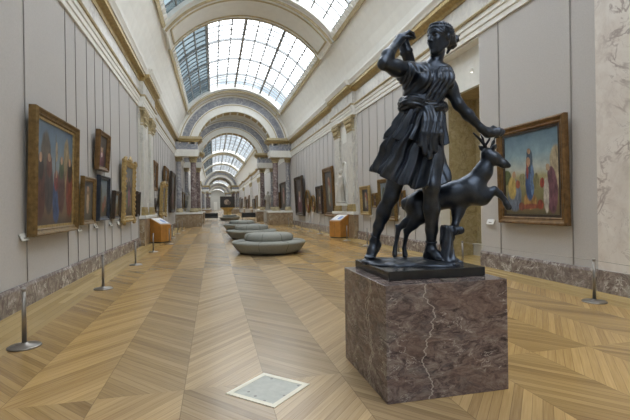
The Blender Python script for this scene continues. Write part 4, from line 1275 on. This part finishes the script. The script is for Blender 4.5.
# --- skirts: folded shells
def skirt(name, rings, hem, nf, amp, seed, twist=0.0, seg=320, nt=40, thick=.012):
    r = random.Random(seed)
    ph = [r.uniform(0, 6.28) for _ in range(8)]
    vs = []; fs = []
    def pos(t, th, ins):
        i = min(int(t * (len(rings) - 1)), len(rings) - 2); e = t * (len(rings) - 1) - i
        e = e * e * (3 - 2 * e)
        xl, xr, yf, yb = [rings[i][k] * (1 - e) + rings[i + 1][k] * e for k in range(1, 5)]
        zt, z1 = rings[0][0], hem(th)
        z = zt + (z1 - zt) * t
        cx, rx = (xl + xr) / 2, (xr - xl) / 2; cy, ry = (yf + yb) / 2, (yb - yf) / 2
        tw = twist * t + ph[5]
        a1 = nf * th + 1.8 * math.sin(th * 2 + ph[0]) + tw
        a2 = nf * 1.7 * th + 1.5 * math.sin(3 * th + ph[2]) + tw * 1.6 + ph[3]
        f = .75 * (1 - 1.9 * abs(math.sin(a1 / 2)) ** 1.3) + .40 * (1 - 1.9 * abs(math.sin(a2 / 2)) ** 1.2) + .22 * math.sin(nf * 3.3 * th + ph[4] + tw * 2) + .12 * math.sin(nf * 5.1 * th + ph[6] + tw * 3)
        A = amp * (.22 + .78 * t ** .8)
        k = A * f - ins
        c, s = math.cos(th), math.sin(th)
        return (cx + (rx + k) * c, cy + (ry + k) * s, z + .016 * f * t)
    rows = [(i / nt, 0) for i in range(nt + 1)] + [(i / nt, thick) for i in range(nt, -1, -1)]
    for t, ins in rows:
        for i in range(seg):
            p = pos(t, 2 * PI * i / seg, ins)
            vs.append(L(*p))
    nr = len(rows)
    for j in range(nr):
        j2 = (j + 1) % nr
        for i in range(seg):
            i2 = (i + 1) % seg
            fs.append((j * seg + i, j2 * seg + i, j2 * seg + i2, j * seg + i2))
    return MB().add(vs, fs).build(name, BZ, statue, True)
def hemfn(table):
    tb = sorted(table)
    def fn(th):
        d = math.degrees(th) % 360
        for (a, za), (b, zb) in zip(tb, tb[1:]):
            if a <= d <= b:
                e = (d - a) / (b - a)
                return za + (zb - za) * (e * e * (3 - 2 * e))
        return tb[-1][1]
    return fn
skirt('overfold', [(2.36, 1.66, 2.05, 3.40, 3.74), (0, 1.60, 2.05, 3.385, 3.79), (0, 1.53, 2.065, 3.365, 3.85)],
      hemfn([(0, 2.05), (60, 2.08), (120, 2.1), (180, 2.105), (225, 2.05), (270, 2.03), (315, 2.02), (360, 2.05)]), 10, .042, 2, 2.2)
skirt('skirt', [(2.20, 1.60, 2.05, 3.42, 3.77), (0, 1.50, 2.045, 3.40, 3.85), (0, 1.41, 2.07, 3.375, 3.90)],
      hemfn([(0, 1.69), (60, 1.74), (120, 1.80), (180, 1.81), (215, 1.725), (240, 1.665), (270, 1.635), (300, 1.655), (330, 1.685), (360, 1.69)]), 8, .055, 5, 5.0)
# bunched end of the mantle hanging in front
Bn = Sculpt((1.62, 3.18, 1.84), (2.0, 3.5, 2.36), .0065)
for q, (x0, x1, z1, w) in enumerate(((1.755, 1.705, 2.00, .024), (1.785, 1.745, 1.935, .030), (1.815, 1.80, 1.905, .033), (1.845, 1.85, 1.955, .030), (1.87, 1.895, 2.03, .024))):
    yb = 3.352 - .012 * math.sin(q * 2.1)
    Bn.chain([(1.82 + (x0 - 1.82) * .5, 3.385, 2.33), (x0, yb, 2.20), ((x0 + x1) / 2 + .01 * (-1) ** q, yb - .016, 2.10), (x1, yb - .010, z1)], [w * .9, w, w * 1.15, w * .8], .010)
Bn.displace(lambda X, Y, Z: .003 * np.sin(X * 170 + 4 * np.sin(Z * 16)))
Bn.build('hanging_fold', BZ, statue, SO)

# --- quiver at her back
qv = MB()
q0, q1 = Vector(L(1.672, 3.615, 3.050)), Vector(L(1.86, 3.675, 2.60))
dq = q1 - q0
qv.tube([q0, q0 + dq * .02, q0 + dq * .06, q0 + dq * .30, q0 + dq * .32, q0 + dq * .36, q0 + dq * .38, q0 + dq * .9, q1], [.046, .057, .052, .053, .060, .060, .053, .049, .035], 20)
qv.build('quiver', BZ, statue, True)

# --- the deer
D = Sculpt((1.50, 3.26, .96), (2.74, 4.06, 2.16), .0075)
D.cap((1.905, 3.795, 1.505), (1.97, 3.76, 1.53), .105, .110, .05)
D.chain([(1.95, 3.77, 1.53), (2.06, 3.70, 1.553), (2.18, 3.635, 1.585), (2.31, 3.565, 1.625)], [.112, .105, .118, .128], .05)
D.ell((2.36, 3.54, 1.60), (.09, .08, .11), .05)
D.chain([(2.34, 3.55, 1.665), (2.42, 3.505, 1.79), (2.462, 3.48, 1.91)], [.105, .076, .058], .05)
D.chain([(2.452, 3.478, 1.955), (2.50, 3.448, 1.915), (2.565, 3.402, 1.860), (2.597, 3.383, 1.838)], [.058, .052, .031, .022], .03)   # head
D.cap((2.475, 3.46, 1.905), (2.565, 3.405, 1.842), .034, .020, .03)
D.ell((2.515, 3.405, 1.915), (.014, .012, .014), .006); D.ell((2.535, 3.46, 1.913), (.014, .012, .014), .006)
for e0, e1 in (((2.435, 3.495, 1.985), (2.398, 3.53, 2.035)), ((2.475, 3.44, 1.985), (2.482, 3.395, 2.030))):
    D.chain([e0, tuple((np.array(e0) + np.array(e1)) / 2), e1], [.016, .021, .007], .012)
# raised foreleg
D.chain([(2.34, 3.52, 1.58), (2.40, 3.495, 1.555), (2.50, 3.46, 1.618)], [.088, .068, .040], .04)
D.chain([(2.50, 3.46, 1.618), (2.545, 3.445, 1.585), (2.585, 3.43, 1.535)], [.038, .030, .023], .015)
D.chain([(2.585, 3.43, 1.535), (2.603, 3.425, 1.495), (2.620, 3.42, 1.462)], [.023, .028, .031], .012)
# second foreleg, folded down behind the stump
D.chain([(2.28, 3.60, 1.55), (2.215, 3.60, 1.42), (2.165, 3.57, 1.30)], [.072, .050, .032], .04)
D.chain([(2.165, 3.57, 1.30), (2.12, 3.60, 1.20), (2.10, 3.62, 1.12)], [.030, .024, .022], .02)
# hind legs
for (h0, st, hk, fe, hf) in (((1.885, 3.82, 1.47), (1.89, 3.79, 1.39), (1.745, 3.88, 1.275), (1.712, 3.895, 1.09), (1.700, 3.885, 1.015)),
                             ((1.90, 3.75, 1.50), (1.905, 3.71, 1.40), (1.790, 3.80, 1.235), (1.775, 3.83, 1.085), (1.782, 3.825, 1.012))):
    D.chain([h0, st], [.095, .075], .05)
    D.chain([st, tuple(.45 * np.array(st) + .55 * np.array(hk)), hk], [.070, .042, .028], .03)
    D.chain([hk, tuple((np.array(hk) + np.array(fe)) / 2), fe], [.028, .020, .019], .012)
    D.cap(hk, tuple(np.array(hk) + (-.018, .012, .022)), .022, .014, .012)
    D.chain([fe, hf], [.021, .027], .012)
D.chain([(1.83, 3.84, 1.55), (1.80, 3.86, 1.52), (1.79, 3.87, 1.47)], [.030, .030, .014], .03)          # tail
deer = D.build('deer', BZ, statue, SO)
an = MB()
for pts, rad in (([(2.452, 3.490, 1.99), (2.430, 3.495, 2.045), (2.385, 3.50, 2.095), (2.322, 3.50, 2.148)], [.017, .016, .013, .006]),
                 ([(2.425, 3.495, 2.05), (2.425, 3.505, 2.10), (2.405, 3.515, 2.145)], [.012, .011, .005]),
                 ([(2.475, 3.455, 1.99), (2.49, 3.44, 2.06), (2.505, 3.43, 2.12), (2.545, 3.435, 2.165), (2.575, 3.45, 2.185)], [.017, .016, .015, .013, .006]),
                 ([(2.498, 3.435, 2.10), (2.535, 3.42, 2.11), (2.57, 3.41, 2.135)], [.012, .011, .005]),
                 ([(2.44, 3.492, 2.03), (2.47, 3.475, 2.085), (2.478, 3.46, 2.14)], [.012, .011, .006])):
    an.tube([L(*p) for p in pts], rad, 10)
an.build('antlers', BZ, deer, True)

# --- tree stump carrying the deer
S = Sculpt((1.90, 3.20, .96), (2.34, 3.70, 1.36), .008)
S.chain([(2.045, 3.40, .985), (2.040, 3.42, 1.06), (2.045, 3.44, 1.18), (2.055, 3.45, 1.275)], [.075, .054, .050, .056], .02)
S.cap((2.035, 3.38, .985), (2.02, 3.29, .982), .040, .022, .03); S.cap((2.06, 3.39, .985), (2.13, 3.36, .982), .040, .022, .03)
S.chain([(2.065, 3.43, 1.235), (2.11, 3.40, 1.262), (2.150, 3.385, 1.268)], [.036, .032, .030], .015)
S.chain([(2.09, 3.47, 1.20), (2.13, 3.55, 1.22)], [.045, .045], .03)
S.ell((2.06, 3.45, 1.36), (.12, .12, .055), .004, sub=True)
for _ in (0,): S.lo = S.lo + np.array((-.045, 0, 0)); S.ax[0] = S.ax[0] - .045
S.displace(lambda X, Y, Z: .006 * np.sin(np.arctan2(Y - 3.43, X - 2.045) * 9 + 2 * np.sin(Z * 14)))
S.build('tree_stump', BZ, statue, SO)

# ------------------------------------------------------------------ white statues in the niche and under the archway
G = Sculpt((-.42, -.36, -.02), (.42, .36, 2.0), .028)
G.box = None
G.ell((0, 0, .05), (.30, .26, .07), .02)
G.cap((0, 0, .1), (0, 0, .95), .24, .19, .08); G.cap((.02, 0, .95), (0, 0, 1.35), .18, .17, .08)
G.cap((-.19, 0, 1.43), (.19, 0, 1.43), .085, .085, .06); G.cap((0, 0, 1.45), (0, -.01, 1.62), .065, .06, .04)
G.ell((0, -.02, 1.74), (.095, .11, .13), .02); G.ell((0, .01, 1.79), (.11, .12, .10), .02)
G.chain([(-.22, 0, 1.40), (-.28, -.05, 1.12), (-.14, -.20, 1.02)], [.075, .062, .045], .04)
G.chain([(.22, 0, 1.40), (.29, .0, 1.10), (.26, -.08, .85)], [.075, .062, .045], .04)
G.ell((-.10, -.21, 1.01), (.05, .045, .04), .03); G.ell((.26, -.09, .80), (.045, .04, .06), .03)
G.displace(lambda X, Y, Z: .018 * np.sin(np.arctan2(Y, X) * 9 + 3 * Z) * np.clip((1.2 - Z), 0, .7))
first_white = thing('white_statue', 'white robed statue standing in the niche between the right pilasters', 'statue', (XR - .28, 20.1, 1.64), -PI / 2)
G.build('figure', M['white_stone'], first_white, (0, 0, 0))
dup(first_white, (-2.35, 43.3, 1.17), 0, 'white robed statue under the first archway on the left')
dup(first_white, (5.3, 43.3, 1.17), 0, 'white robed statue under the first archway on the right')
first_white.scale = (.85, .85, .85)
for xs, wd in ((-2.35, 'left'), (5.3, 'right')):
    q = MB().box(-.4, .4, -.35, .35, 0, 1.05).box(-.45, .45, -.4, .4, 1.05, 1.15).build('statue_pedestal', M['pale_stone'], bevel=.01)
    q.location = (xs, 43.3, 0)
    tag(q, 'pale pedestal under the white statue on the %s inside the first archway' % wd, 'pedestal')
# small lamp in the alcove head
t = thing('alcove_lamp', 'small lit white spotlight under the head of the right wall alcove', 'lamp', (XR + .27, 9.95, 4.92), 0)
MB().lathe([(.03, 0), (.045, .02), (.045, .10), (.02, .12)], seg=14).build('housing', M['plaster_white'], t, True)
ln = NT('lamp_lens'); ln.inp(color=(.9, .9, .85), emit=(1, .97, .9), emits=3.0)
MB().lathe([(.030, -.004), (.030, .006)], seg=14).build('lens', ln.m, t)
